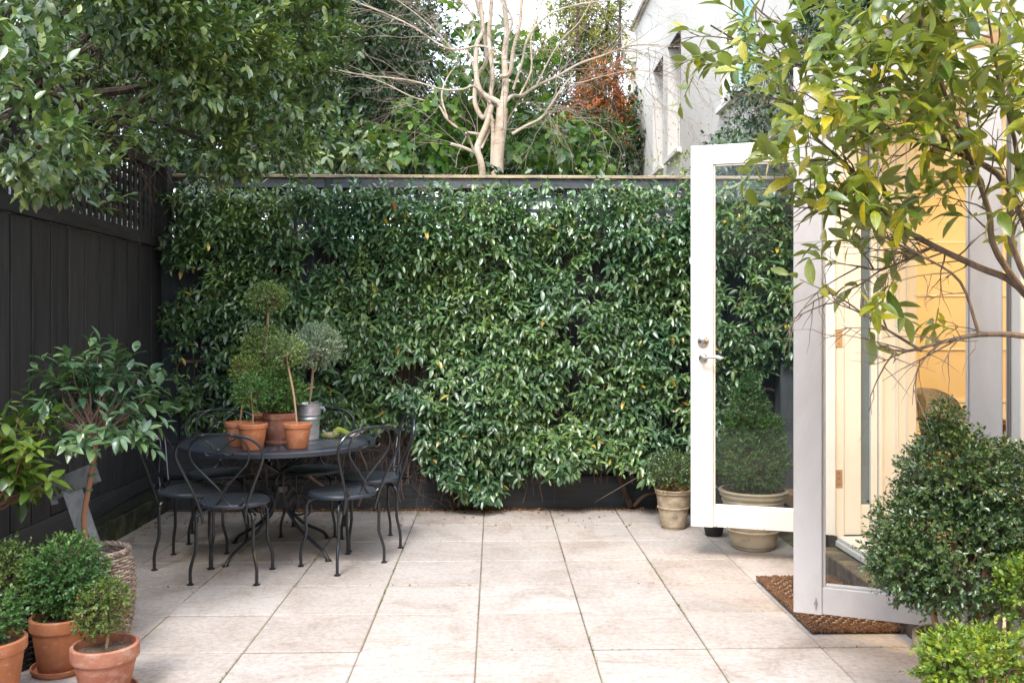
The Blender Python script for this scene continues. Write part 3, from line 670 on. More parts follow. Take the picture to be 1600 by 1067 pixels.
for z in (.52, 1.33, 2.2):
    zz = z
    mb = MB().bbox(HX-.0085, HX+.032, 5.1505, 5.1565, zz-.05, zz+.05, .001)
    mb.tube([(HX-.012, 5.150, zz-.05), (HX-.012, 5.150, zz+.05)], .007, 8)
    hg = mb.build('hinge', M['brass'], fd); hg.parent = fd
    hg.matrix_parent_inverse = (Matrix.Translation(fd.location) @ Matrix.Rotation(fd.rotation_euler.z, 4, 'Z')).inverted()
    sc_ = MB()
    for q in (-.032, 0, .032): disc(sc_, HX+.012, 5.1500, 5.1485, zz+q, .0035, 8)
    s_ = sc_.build('screw', M['iron'], hg)

# ------------------------------------------------------------------ doormat
mt_ = thing('doormat', 'brown coir doormat with a chequered woven pattern under the near door leaf', 'doormat', (1.44, 4.05, 0))
MX, MY = .42, .86
mb = MB()
mb.bbox(0, MX, 0, MY, .0035, .012, .002); mb.build('backing', M['black_rubber'], mt_)
mb = MB()
def fuzzy(x0, x1, y0, y1, z, n):
    for _ in range(n):
        x, y = rn.uniform(x0, x1), rn.uniform(y0, y1); s = rn.uniform(.004, .008)
        mb.box((x, y, z+rn.uniform(-.006, .006)), (s, s, .022), rot=(Matrix.Rotation(rn.uniform(-.4, .4), 3, 'X') @ Matrix.Rotation(rn.uniform(-.4, .4), 3, 'Y') @ Matrix.Rotation(rn.uniform(0, 3), 3, 'Z')))
bw = .05
for x0, x1, y0, y1 in ((0, MX, 0, bw), (0, MX, MY-bw, MY), (0, bw, bw, MY-bw), (MX-bw, MX, bw, MY-bw)):
    mb.bbox(x0, x1, y0, y1, .0125, .026, .006); fuzzy(x0, x1, y0, y1, .018, int((x1-x0)*(y1-y0)*26000))
bd = mb.build('border_pile', M['coir'], mt_); bd['kind'] = 'stuff'
mbs = [MB(), MB()]
nx, ny = 13, 27
for i in range(nx):
    for j in range(ny):
        x = bw+.008+(MX-2*bw-.016)*(i+.5)/nx; y = bw+.008+(MY-2*bw-.016)*(j+.5)/ny
        q = mbs[0] if (i+j) % 2 else mbs[1]
        hgt = .014 if (i+j) % 2 else .006
        for _ in range(4): q.box((x+rn.uniform(-.006, .006), y+rn.uniform(-.006, .006), .0125+hgt/2), (rn.uniform(.007, .011), rn.uniform(.007, .011), hgt+rn.uniform(0, .006)), rz=rn.uniform(0, 3))
q = mbs[0].build('tuft', M['coir'], mt_); q['kind'] = 'stuff'
q = mbs[1].build('tuft', M['coir_pale'], mt_); q['kind'] = 'stuff'

# ------------------------------------------------------------------ table and chairs
TBL = Vector((-1.335, 5.63, 0)); TH_ = .69
tb = thing('garden_table', 'round black metal garden table crowded with potted topiaries', 'table', TBL)
MB().lathe([(0, TH_-.004), (.57, TH_-.006), (.583, TH_-.030), (.588, TH_-.030), (.590, TH_-.006), (.583, TH_), (0, TH_+.001)], 72).build('tabletop', M['iron_top'], tb)
MB().lathe([(.20, TH_-.05), (.25, TH_-.05), (.25, TH_-.022), (.20, TH_-.022), (.20, TH_-.05)], 32).build('top_bracket', M['iron'], tb)
for k in range(4):
    a = R(-34-90*k); ca, sa = math.cos(a), math.sin(a)
    prof = [(-.30, TH_-.01), (-.20, .60), (-.08, .53), (.018, .47), (.03, .40), (.032, .33), (.08, .25), (.19, .15), (.30, .09), (.375, .05), (.405, .018), (.415, .0)]
    mb = MB().tube([(r*ca, r*sa, z) for r, z in [(p.x, p.y) for p in smooth([(q[0], q[1], 0) for q in prof], 4)]], .0105, 8)
    mb.tube([(.415*ca, .415*sa, 0), (.415*ca, .415*sa, .006)], .02, 12)
    lg = mb.build('leg', M['iron'], tb)
    # scroll between the leg and the centre
    a2 = a+R(0); pts = []
    for i in range(40):
        th = i/39*2*math.pi*1.35-1.2; rr = .085-.035*i/39
        pts.append((.135+rr*math.cos(th), .245+.0+rr*math.sin(th)+.05))
    MB().tube([(r*math.cos(a2+.3), r*math.sin(a2+.3), z) for r, z in pts], .0055, 6).build('scroll', M['iron'], tb)
    pts = []
    for i in range(30):
        th = i/29*2*math.pi*1.1+.6; rr = .06-.03*i/29
        pts.append((.12+rr*math.cos(th), .575+rr*math.sin(th)*.8))
    MB().tube([(r*math.cos(a2+.5), r*math.sin(a2+.5), z) for r, z in pts], .005, 6).build('scroll', M['iron'], tb)
MB().lathe([(.03, .375), (.052, .375), (.052, .41), (.03, .41)], 20).build('collar', M['iron'], tb)

def garden_chair():
    t = thing('garden_chair', '', 'chair', (0, 0, 0), 0, 'wrought iron bistro chairs round the table')
    s = MB().lathe([(0, .418), (.185, .424), (.195, .415), (.202, .415), (.203, .428), (.196, .436), (.185, .434), (.10, .430), (0, .429)], 40).build('seat', M['iron_top'], t)
    for sx in (-1, 1):
        for sy in (-1, 1):
            x, y = sx*.155, sy*.142
            o = Vector((sx, sy, 0)).normalized()
            P = [(x*.30, y*.35, .405), (x*.62, y*.66, .400), (x*.93, y*.93, .375), (x, y, .33), (x, y, .25), (x, y, .19), (x+o.x*.018, y+o.y*.014, .135), (x+o.x*.034, y+o.y*.026, .08), (x+o.x*.034, y+o.y*.026, .006)]
            mb = MB().tube(smooth(P, 4), .0092, 8)
            mb.tube([(x, y, .345), (x, y, .355)], .0135, 10); mb.tube([(x, y, .20), (x, y, .205)], .0115, 8)
            lg = mb.build('leg', M['iron'], t)
            MB().lathe([(0, 0), (.019, 0), (.019, .004), (.008, .010), (0, .010)], 14, (x+o.x*.034, y+o.y*.026, 0)).build('foot', M['iron'], lg)
    def yb(z): return -.165-.085*max(0, z-.40)/.4
    half = [(.118, .33), (.126, .42), (.165, .53), (.212, .64), (.232, .705), (.218, .76), (.168, .80), (.085, .818)]
    outer = [(-x, z) for x, z in half] + [(0, .823)] + [(x, z) for x, z in reversed(half)]
    P = []
    for x, z in outer:
        yy = yb(z) if z > .41 else -.142-.02*(z-.33)/.08
        P.append((x, yy, z))
    MB().tube(smooth(P, 5), .0085, 8).build('back_frame', M['iron'], t)
    for sx in (-1, 1):
        inner = [(-.105, .475), (-.118, .455), (-.09, .43), (-.045, .43), (-.010, .462), (.0, .50), (.03, .54), (.095, .61), (.142, .665), (.158, .715), (.148, .765), (.118, .797), (.078, .816)]
        MB().tube(smooth([(sx*x, yb(z)+.004*sx, z) for x, z in inner], 5), .0062, 7).build('back_scroll', M['iron'], t)
        sc2 = [(.092, .800), (.05, .775), (.022, .74), (.030, .715), (.062, .708), (.078, .722)]
        MB().tube(smooth([(sx*x, yb(z), z) for x, z in sc2], 5), .0052, 7).build('back_scroll', M['iron'], t)
        sc3 = [(.004, .735), (.004, .70), (.012, .66), (.045, .645), (.075, .662), (.078, .685), (.062, .69)]
    for x, z in ((0, .737), (.078, .818), (-.078, .818), (0, .485)):
        MB().tube([(x-.008, yb(z), z), (x+.008, yb(z), z)], .0115, 8).build('clip', M['iron'], t)
    return t
ch0 = garden_chair(); first = [True]
def copy_tree(o, parent=None):
    c = o.copy(); C.objects.link(c); c.parent = parent
    for ch in [q for q in o.children]: copy_tree(ch, c)
    return c
def place(x, y, facing, label):
    o = ch0 if first[0] else None
    if o is None: o = copy_tree(ch0)
    chairs.append((o, x, y, facing, label)); first[0] = False
chairs = []
for x, y, d, lab in [
    (-1.462, 5.065, (.02, 1), 'black iron chair nearest the camera, its curled back before the left table edge'),
    (-.892, 5.315, (-.75, .62), 'black iron chair at the front right of the table, turned towards the table centre'),
    (-.80, 5.83, (-.93, -.28), 'black iron chair on the right side of the table near the brown vine stems'),
    (-1.235, 6.17, (-.03, -1), 'black iron chair behind the table, its back top showing right of the zinc bucket'),
    (-1.83, 6.03, (.25, -.96), 'black iron chair behind the table, back arch left of the terracotta pots'),
    (-1.80, 5.40, (1, .05), 'black iron chair at the left end of the table beside the black paling fence')]:
    place(x, y, math.atan2(d[1], d[0])-math.pi/2, lab)
for o, x, y, a, lab in chairs:
    o.location = (x, y, 0); o.rotation_euler = (0, 0, a); o['label'] = lab

# ------------------------------------------------------------------ pots and potted plants
def pot_mesh(rt, h, rim=.028, taper=.70, n=36):
    rb = rt*taper; t = .009+rt*.03; ri = rt-t
    rl = rt*.91
    return [(0, 0), (rb-.004, 0), (rb, .004), (rl, h-rim-.001), (rt-.002, h-rim+.001), (rt, h-rim+.006), (rt, h-.004), (rt-.004, h), (ri, h), (ri-.003, h-.008), (ri*.97, h-.03), (0, h-.03)]
def potted(label, loc, rt, h, mt='terracotta', rim=.028, saucer=False, taper=.70, cat_='plant pot', name='flower_pot'):
    t = thing(name, label, cat_, loc)
    z = .012 if saucer else 0
    MB().lathe([(r, q+z) for r, q in pot_mesh(rt, h-z, rim, taper)], 40).build('pot_body', M[mt], t)
    MB().lathe([(0, h-.029), (rt*.84, h-.027), (rt*.4, h-.02), (0, h-.018)], 24).build('soil', M['soil'], t)
    if saucer:
        MB().lathe([(0, 0), (rt*.86, 0), (rt*.95, .012), (rt*.96, .026), (rt*.91, .026), (rt*.86, .011), (0, .011)], 36).build('saucer', M[mt], t)
    return t
def box_ball(name, label, cat_, loc, stems, balls, mt, leaf=.016, dens=1.0, stem_r=.006, group=None, stem_mat='stem_tan', sprk=8, splen=.045, tplx=None, singles=0, inner=.35, lump=.12, low=-1):
    "shrub or topiary: loc = soil level; balls = (dx,dy,dz,rx,ry,rz) relative to loc"
    t = thing(name, label, cat_, loc, 0, group)
    for s in stems:
        MB().tube([Vector(p) for p in smooth(s, 4)], stem_r, 7).build('stem', M[stem_mat], t)
    Ls = []; tw = MB(); rnd = random.Random(hash(label) % 1000 if False else len(label)*13+int(abs(loc[0])*100))
    for bi, b in enumerate(balls):
        area = 4*math.pi*((b[3]*b[4]+b[3]*b[5]+b[4]*b[5])/3)
        n = int(area/(leaf*leaf*.5)*2.6*dens/sprk)
        P, D = blob_points(np.array(b[:3])+np.array(loc), np.array(b[3:6])-splen*.6, n, inner, lump, bi+len(label), 2.6, low=low)
        D = unit(D+rng.normal(0, .35, D.shape)+np.array([0, 0, .25]))
        Ls.append(sprigs(P, D, splen, sprk, leaf, 52, .05, alt=False, upn=.5, jit=.3))
        base_pt = Vector((b[0], b[1], b[2]-b[5]*.75))
        for _ in range(int(26*min(1.5, max(.6, b[3]/.12)))):
            d = Vector((rnd.gauss(0, 1), rnd.gauss(0, 1), rnd.gauss(.4, .8))).normalized()
            e = Vector((b[0]+d.x*b[3]*.85, b[1]+d.y*b[4]*.85, b[2]+d.z*b[5]*.85))
            p, rs = limb(base_pt, e, stem_r*.45, stem_r*.15, .12, 4, rnd.random()*50); tw.tube(p, rs, 4, False)
    q = tw.build('twigs', M['twig'], t); q['kind'] = 'stuff'
    leaves(cat(*Ls), tplx or T_l, M[mt], t, 'foliage', singles)
    return t
zt = TH_+.002
def tpos(px, py):        # on the table top, by where its base stands
    d = (EYE-zt)*F/(py-PY0); return d
def onT(px, d): a = at(px, 600, d); return (a.x, a.y, zt)
p1 = onT(374, 5.36); p2 = onT(394.5, 5.20); p3 = onT(437.5, 5.47); p4 = onT(465, 5.26); p5 = onT(481, 5.66); p6 = onT(417, 5.78)
potted('small orange terracotta pot behind and left of its twin on the table', p1, .083, .142, saucer=False)
potted('small orange terracotta pot at the front left of the table, overlapping its twin', p2, .086, .150)
potted('large pinkish terracotta pot standing in a saucer in the middle of the table', p3, .102, .185, 'terracotta_dull', .036, True, .74)
potted('small terracotta pot at the front right of the pot group, beside the zinc bucket', p4, .083, .145)
potted('terracotta pot at the back of the table, hidden behind the large saucered pot', p6, .085, .15)
bk = thing('zinc_bucket', 'galvanised zinc bucket with raised hoops at the right of the table pots', 'bucket', p5)
MB().lathe([(0, 0), (.066, 0), (.069, .006), (.068, .012), (.075, .125), (.079, .130), (.079, .137), (.076, .142), (.078, .155), (.081, .158), (.080, .165), (.084, .215), (.088, .219), (.088, .225), (.084, .226), (.081, .22), (.077, .19), (0, .19)], 40).build('bucket_body', M['zinc'], bk)
MB().lathe([(0, .191), (.074, .192), (.03, .197), (0, .197)], 20).build('soil', M['soil'], bk)
for s in (-1, 1): MB().tube(smooth([(s*.083, -.03, .205), (s*.10, -.02, .19), (s*.105, 0, .175), (s*.10, .02, .19), (s*.083, .03, .205)]), .0035, 6).build('handle', M['zinc'], bk)
def rel(b, px, py, Y): a = at(px, py, Y); return (a.x-b[0], a.y-b[1], a.z-b[2])
def sz(n, Y): return n*Y/F
def topiary(label, pot, h, blobs, mt, Y, lean=None, **k):
    b = (pot[0], pot[1], pot[2]+h-.02)
    bl = []
    for px, py, rx, rz in blobs:
        q = rel(b, px, py, Y); bl.append((*q, sz(rx, Y), sz(rx, Y), sz(rz, Y)))
    st = []
    c = bl[-1] if len(bl) > 1 else bl[0]
    lo = bl[0]
    if lean: lean = (lo[0]*.35,)
    mid = (lean[0] if lean else lo[0]*.5, 0, (lo[2]-lo[5])*.5)
    st.append([(0, 0, -.03), (lo[0]*.38+.004, lo[1]*.4, lo[2]*.4), (lo[0]*.78-.003, lo[1]*.8, lo[2]*.8), (lo[0], lo[1], lo[2])])
    for q in range(len(bl)-1): st.append([bl[q][:3], ((bl[q][0]+bl[q+1][0])/2+.006, 0, (bl[q][2]+bl[q+1][2])/2), bl[q+1][:3]])
    return box_ball('topiary', label, 'topiary', b, st, bl, mt, group='clipped box topiaries on the table', **k)
topiary('slender double ball topiary in the rear left small pot', p1, .14, [(383, 578, 25, 24)], 'box_worn', 5.40, leaf=.018, dens=.8, stem_r=.005, sprk=6)
topiary('small ball topiary on a thin pale stem in the front left pot', p2, .15, [(393, 611, 29, 27)], 'box', 5.22, leaf=.018, dens=.85, stem_r=.005, sprk=6)
topiary('broad low dome of bright green box in the large saucered pot', p3, .18, [(437, 612, 43, 31), (430, 598, 30, 25)], 'box_bright' if False else 'box', 5.47, leaf=.016, dens=1.0)
topiary('ball topiary in the front right pot leaning up behind the green dome', p4, .145, [(447, 548, 30, 26)], 'box_pale', 5.36, lean=True, leaf=.018, dens=.7, stem_r=.006, sprk=6)
topiary('tallest topiary of the group, a small ball above a wide ball on one stem', p6, .15, [(415, 541, 37, 32), (419, 465, 31, 24)], 'box_pale', 5.78, leaf=.018, dens=.75, stem_r=.008, sprk=6)
topiary('silvery green ball topiary on a tall stem in the zinc bucket', p5, .19, [(494, 540, 43, 34)], 'box_silver', 5.66, leaf=.016, dens=.9, stem_r=.008)
# driftwood on the table
dw = thing('driftwood', 'mossy green driftwood branch lying on the right of the black table', 'driftwood', onT(530, 5.72))
b = onT(530, 5.72)
def dq(px, py, Y=5.72, dz=0): q = rel(b, px, py, Y); return (q[0], q[1], max(.018, q[2]+dz))
MB().tube(smooth([dq(502, 681), dq(512, 686), dq(522, 681), dq(530, 672), dq(540, 676), dq(552, 679)], 4), [.012, .016, .018, .02, .02, .022, .024, .024, .026, .027, .028, .026, .024, .02, .02, .018, .018, .016, .014, .012, .010][:21], 9).build('branch', M['driftmoss'], dw)
MB().tube(smooth([dq(540, 677), dq(552, 680), dq(562, 676), dq(574, 668)], 4), [.014]*8+[.010, .008, .006, .005, .004], 8).build('branch', M['driftgrey'], dw)
MB().tube(smooth([dq(504, 672), dq(512, 679), dq(520, 680)], 4), .008, 7).build('branch', M['driftgrey'], dw)

# left foreground pots
q1 = at(88, 1046, 3.66); q1 = (q1.x, 3.70, 0)
potted('large terracotta pot in a saucer holding the round box bush, left foreground', q1, .118, .225, 'terracotta', .05, True, .72)
def gbush(label, base_, top, blobs, mt, Y, **k):
    bl = []
    for px, py, rx, rz in blobs:
        q = rel(base_, px, py, Y); bl.append((*q, sz(rx, Y), sz(rx, Y), sz(rz, Y)))
    z0 = bl[0][2]-bl[0][5]*.5
    st = [[(0, 0, -.02), (.008, .005, z0*.5), (0, 0, max(.03, z0+.03))]] 
    return box_ball('box_bush', label, 'bush', base_, st, bl, mt, **k)
gbush('dense round box bush in the large saucered terracotta pot', (q1[0], q1[1], .20), 0, [(102, 896, 60, 60), (80, 922, 38, 42), (128, 905, 34, 36)], 'box', 3.72, leaf=.019, dens=1.0, splen=.055, lump=.16)
q2 = at(159, 1000, 3.42); q2 = (q2.x, 3.45, 0)
potted('terracotta pot with a thick rim and sparse box bush, frontmost at the left', q2, .122, .195, 'terracotta_dull', .055, True, .70)
gbush('sparse bronzed box bush in the frontmost terracotta pot', (q2[0], q2[1], .17), 0, [(160, 950, 42, 38), (168, 928, 30, 24), (140, 968, 24, 22)], 'box_worn', 3.46, leaf=.017, dens=.62, splen=.05, lump=.2, sprk=7)
q3 = at(-14, 1040, 3.35); q3 = (q3.x, 3.35, 0)
potted('terracotta pot cut off by the left edge of the picture', q3, .12, .25, 'terracotta', .045, False, .7)
gbush('pale box bush in the pot at the bottom left edge', (q3[0], q3[1], .225), 0, [(-8, 965, 42, 42)], 'box', 3.36, leaf=.019, dens=.9, splen=.05)
def basket(label, loc, r, h, mt, lip=True, neck=.92):
    t = thing('wicker_basket', label, 'basket', loc)
    nst = 26; rows = int(h/.0125)
    def rad(z): u = z/h; return r*(.80+.26*math.sin(math.pi*min(1, u*.95+.06))**.8 if u < .93 else .80+.26*math.sin(math.pi*.94)**.8)
    def rad(z): u = z/h; return r*(.84+.16*math.sin(math.pi*(u*.9+.02)))*(1 if u < .85 else 1-(u-.85)*.3)
    mb = MB()
    for i in range(nst):
        a = 2*math.pi*i/nst; mb.tube([(rad(h*k/5)*math.cos(a), rad(h*k/5)*math.sin(a), h*k/5) for k in range(6)], .004, 5)
    mb.build('stakes', M[mt], t)
    for j in range(rows):
        z = .008+j*(h-.016)/rows; pts = []
        n = nst*2
        for i in range(n+1):
            a = 2*math.pi*i/n; off = .0055*(1 if ((i//1)+j) % 2 else -1)*(1 if i % 2 == 0 else -1)
            off = .006*math.sin(math.pi*(i+.5*0)+0) if False else (.006 if ((i//2)+j) % 2 else -.006) if i % 2 == 0 else 0
            pts.append(((rad(z)+off)*math.cos(a), (rad(z)+off)*math.sin(a), z+rn.uniform(-.001, .001)))
        MB().tube(pts, .0058, 5, False).build('woven_row', M[mt], t)
    if lip:
        for q in range(3):
            pts = [((rad(h)+.006*math.sin(9*a+q*2.1))*math.cos(a), (rad(h)+.006*math.sin(9*a+q*2.1))*math.sin(a), h+.007*math.cos(9*a+q*2.1)+.004) for a in [2*math.pi*i/90 for i in range(91)]]
            MB().tube(pts, .008, 6, False).build('rim_braid', M[mt], t)
    MB().lathe([(0, 0), (r*.8, 0), (r*.8, .005), (rad(h*.8)*.92, h*.8), (0, h*.82)], 24).build('soil', M['soil'], t)
    return t
q4 = (at(146, 900, 4.12).x, 4.12, 0)
basket('tall grey willow basket behind the round box bush, holding the weeping fig trunk', q4, .175, .375, 'wicker')
q5 = (at(5, 900, 3.75).x, 3.78, 0)
basket('dark brown wicker planter at the left edge between the terracotta pots', q5, .16, .34, 'wicker_dark', False)
gbush('yellowish box bush in the dark wicker planter at the left edge', (q5[0], q5[1], .30), 0, [(10, 895, 46, 52), (40, 925, 24, 30)], 'box_pale', 3.76, leaf=.02, dens=.9, splen=.055, lump=.18)
q5b = (at(62, 900, 4.2).x, 4.25, 0)
basket('dark wicker planter half hidden in the gap left of the large terracotta pot', q5b, .15, .30, 'wicker_dark', False)

# fig tree
ft = thing('fig_tree', 'standard weeping fig with glossy leaves and a bare trunk, in the grey willow basket', 'tree', (q4[0], q4[1], .30))
def rw(base_, px, py, Y): a = at(px, py, Y); return Vector((a.x-base_[0], a.y-base_[1], a.z-base_[2]))
fb = (q4[0], q4[1], .30)
tp = [Vector((.0, 0, 0)), rw(fb, 131, 820, 4.12), rw(fb, 139, 760, 4.12), rw(fb, 147, 715, 4.12), rw(fb, 150, 690, 4.12)]
sp_ = smooth(tp, 4); MB().tube(sp_, [.014-.004*i/(len(sp_)-1) for i in range(len(sp_))], 10).build('trunk', M['stem_red'], ft)
for py, px in ((742, 143), (765, 139), (725, 146)):
    q = rw(fb, px, py, 4.12); MB().tube([q+Vector((0, 0, -.005)), q+Vector((0, 0, .005))], .017, 10).build('plant_tie', M['stake_tie'], ft)
rnd = random.Random(21); Ps = []; Ds = []; ctr = rw(fb, 152, 628, 4.12)
o = tp[-1]
for k in range(40):
    a = k*2.4; el = rnd.uniform(-.12, 1.25)
    d = Vector((math.cos(a)*math.cos(el), math.sin(a)*math.cos(el), math.sin(el)))
    e = o + Vector((d.x*.265, d.y*.24, d.z*.37+.05))*rnd.uniform(.75, 1.02)
    p, rs = limb(o, e, .0065, .002, .12, 5, k*3.7); MB().tube(p, rs, 6).build('branch', M['twig'], ft)
    for j in range(3, 6):
        Ps.append(Vector(fb)+p[j]); Ds.append((p[j]-p[j-2]).normalized()+Vector((rnd.gauss(0, .35), rnd.gauss(0, .35), rnd.gauss(.1, .3))))
Lf = sprigs([tuple(p) for p in Ps], [tuple(d) for d in Ds], .10, 6, .088, 62, .32, upn=1.1, jit=.3)
leaves(Lf, tpl_fine(.42, .15, .28), M['ficus'], ft, 'foliage', 280)
# leftmost lime green shrub
ls = thing('camellia_shrub', 'lime green broad leaved shrub reaching in from the left edge', 'shrub', (at(-40, 900, 3.7).x, 3.95, 0))
fb = tuple(ls.location); o = rw(fb, -20, 800, 3.95); Ps = []; Ds = []
MB().tube([(0, 0, 0), (.01, 0, o.z*.5), o], [.014, .012, .010], 8).build('trunk', M['bark_dark'], ls)
for k in range(36):
    e = rw(fb, rnd.uniform(-60, 74), rnd.uniform(642, 785), 3.95+rnd.uniform(-.22, .22))
    p, rs = limb(o, e, .006, .002, .12, 5, k*2.7+100); MB().tube(p, rs, 6).build('branch', M['stem_red'], ls)
    for j in range(3, 6):
        Ps.append(Vector(fb)+p[j]); Ds.append((p[j]-p[j-2]).normalized()+Vector((rnd.gauss(0, .4), rnd.gauss(0, .4), rnd.gauss(.1, .3))))
leaves(sprigs([tuple(p) for p in Ps], [tuple(d) for d in Ds], .08, 5, .088, 65, .55, upn=1.0, jit=.3), tpl_fine(.46, .12, .2), M['camellia'], ls, 'foliage', 240, clip=lambda p: p[:, 0] > -2.44)

# zinc letter T leaning on the fence
lt = thing('letter_sign', 'large grey zinc letter T leaning tilted against the black fence', 'letter sign', (at(150, 840, 4.55).x, 4.55, .0))
fb = tuple(lt.location)
def lbox(name, a, b, wd, dep=.05):
    a, b = Vector(a), Vector(b); u = (b-a).normalized(); n = Vector((.35, -1, .25)); n = (n-u*n.dot(u)).normalized(); s = u.cross(n)
    rot = Matrix((s, u, n)).transposed(); mb = MB(); mb.box((a+b)/2, (wd, (b-a).length, dep), rot=rot); return mb.build(name, M['letter'], lt)
A = rw(fb, 82, 766, 4.55); Bq = rw(fb, 150, 738, 4.55); mid = rw(fb, 112, 762, 4.55); foot = rw(fb, 148, 868, 4.55)
lbox('letter_bar', A, Bq, .095); lbox('letter_stem', mid, foot, .088, .048)
lbox('letter_serif', rw(fb, 80, 757, 4.55), rw(fb, 86, 787, 4.55), .03, .052)
# cable along the left fence
cb = thing('garden_hose', 'black irrigation hose sagging along the foot of the left fence', 'hose', (-2.44, 5.5, 0))
MB().tube(smooth([(-.02, -1.4, .10), (.0, -.9, .17), (.01, -.5, .22), (-.02, -.1, .20), (0, .25, .23), (.0, .6, .245), (-.015, 1.1, .25), (.0, 1.3, .25)], 6), .010, 8).build('hose', M['black_rubber'], cb)
MB().tube(smooth([(.0, -.5, .22), (.02, -.42, .12), (.03, -.5, .04), (.05, -.7, .012)], 6), .004, 6).build('thin_cable', M['black_rubber'], cb)

# urns
def rosette(t, r, z, a, s, mt):
    mb = MB(); c = Vector((r*math.cos(a), r*math.sin(a), z)); n = Vector((math.cos(a), math.sin(a), 0)); u = Vector((-n.y, n.x, 0)); w_ = Vector((0, 0, 1))
    def ringp(cc, rr, th): mb.tube([cc+(u*math.cos(q)+w_*math.sin(q))*rr+n*.003 for q in [2*math.pi*i/12 for i in range(13)]], th, 5, False)
    ringp(c, s*.22, s*.10)
    for k in range(6):
        q = 2*math.pi*k/6; ringp(c+(u*math.cos(q)+w_*math.sin(q))*s*.62, s*.26, s*.075)
    mb.build('rosette', M[mt], t)
def urn(label, loc, rt, h, mt, bands, ros, rs):
    t = thing('urn', label, 'urn', loc)
    pr = [(0, 0), (rt*.60, 0), (rt*.63, .008), (rt*.62, .03)]
    def rr(u): return rt*(.64+.30*u**.8)
    for i in range(1, 12):
        u = i/12; z = h*u*.86
        pr.append((rr(u), z))
        for bz in bands:
            if abs(u-bz) < .001+1/24: pr += [(rr(u)+.006, z+.006), (rr(u)+.008, z+.011), (rr(u)+.006, z+.016), (rr(u), z+.02)]
    pr += [(rt*.94, h*.87), (rt*1.0, h*.89), (rt*1.02, h*.92), (rt*1.0, h*.955), (rt*1.05, h*.965), (rt*1.06, h*.985), (rt*1.03, h), (rt*.95, h), (rt*.92, h*.93), (0, h*.93)]
    MB().lathe(pr, 48).build('urn_body', M[mt], t)
    MB().lathe([(0, h*.935), (rt*.9, h*.937), (rt*.4, h*.96), (0, h*.965)], 24).build('soil', M['soil'], t)
    for a in ros: rosette(t, rr(rs[0])+.002, h*.86*rs[0], a, rs[1], mt)
    return t
u1 = (at(1053, 830, 6.2).x, 6.22, 0)
urn('small mottled stoneware urn in the back corner in front of the vine', u1, .125, .275, 'urn', (.58,), (R(-95),), (.45, .018))
gb = (u1[0], u1[1], .25)
box_ball('box_bush', 'small round box bush in the mottled urn beside the white door', 'bush', gb, [[(0, 0, -.02), (.01, 0, .06), (0, 0, .12)]],
         [(*rel(gb, 1050, 733, 6.2), .175, .17, .13)], 'box_dark', leaf=.018, dens=.9)
leaves(sprigs(np.array([(gb[0]+rn.uniform(-.09, .09), gb[1]+rn.uniform(-.09, .05), .27+rn.uniform(0, .03)) for _ in range(70)]), rng.normal(size=(70, 3)), .02, 3, .03), T_m, M['drybrown'], sb, 'dry_leaf_litter')
u2 = (at(1181, 860, 5.6).x, 5.66, 0)
urn('large cream stoneware urn with rosettes standing behind the open glass door', u2, .205, .37, 'urn_cream', (.33, .92), (R(-112), R(-76), R(-40), R(-150)), (.52, .026))
gb = (u2[0], u2[1], .345)
box_ball('box_bush', 'cone shaped box bush with a pointed tip seen through the open glass door', 'bush', gb, [[(-.05, 0, -.02), (-.03, 0, .1), (0, 0, .2)], [(.05, 0, -.02), (.03, 0, .1), (0, 0, .3)]],
         [(0, 0, .20, .245, .24, .20), (-.01, 0, .38, .19, .19, .19), (-.02, 0, .53, .12, .12, .15), (-.03, 0, .66, .06, .06, .10)], 'box', leaf=.018, dens=.9, lump=.14)
gb2 = (at(1130, 850, 5.75).x, 6.0, 0)
potted('dark brown pot in the shadow behind the open door, left of the cream urn', gb2, .08, .12, 'wicker_dark')
gb3 = (at(1268, 850, 5.75).x, 5.7, 0)
potted('dark pot beside the house wall, right of the cream urn', gb3, .10, .16, 'wicker_dark')

# right foreground bushes
u3 = (at(1502, 900, 3.12).x, 3.14, 0)
potted('wide stone pot under the big egg shaped bush on the right', u3, .15, .30, 'urn', .05, False, .7)
gb = (u3[0], u3[1], .30)
def rb_(px, py, rx, rz, Y): q = rel(gb, px, py, Y); return (*q, sz(rx, Y), min(sz(rx, Y), .26), sz(rz, Y))
bb = box_ball('box_bush', 'big dark egg shaped box bush with a pointed top in front of the lit doorway', 'bush', gb, [[(-.06, 0, -.02), (-.1, 0, .12), (-.12, 0, .3)], [(.05, 0, -.02), (.08, 0, .12), (.1, 0, .3)], [(0, 0, -.02), (0, .02, .2), (-.02, 0, .55)]],
    [rb_(1488, 855, 130, 112, 3.16), rb_(1490, 748, 82, 85, 3.16), rb_(1570, 790, 95, 100, 3.16), rb_(1476, 668, 28, 40, 3.16), rb_(1420, 880, 60, 55, 3.12)], 'box_dark', leaf=.022, dens=1.5, splen=.06, lump=.12, stem_r=.011, tplx=tpl_low(.56, .2), inner=.55)
gb = (at(1530, 1100, 2.52).x, 2.52, .30)
potted('terracotta pot below the bright bush at the bottom right edge', (gb[0], gb[1], 0), .16, .33, 'terracotta', .05)
box_ball('box_bush', 'bright yellow green box bush at the bottom right corner', 'bush', gb, [[(0, 0, -.02), (0, 0, .05), (0, 0, .1)]],
         [(*rel(gb, 1535, 1050, 2.52), .165, .16, .135), (*rel(gb, 1480, 1030, 2.50), .07, .07, .075)], 'box_bright', leaf=.021, dens=1.0, splen=.05, lump=.2)
gb = (at(1600, 950, 2.86).x+.02, 2.88, .2)
potted('terracotta pot at the right edge between two bushes', (gb[0], gb[1], 0), .11, .22, 'terracotta', .045)
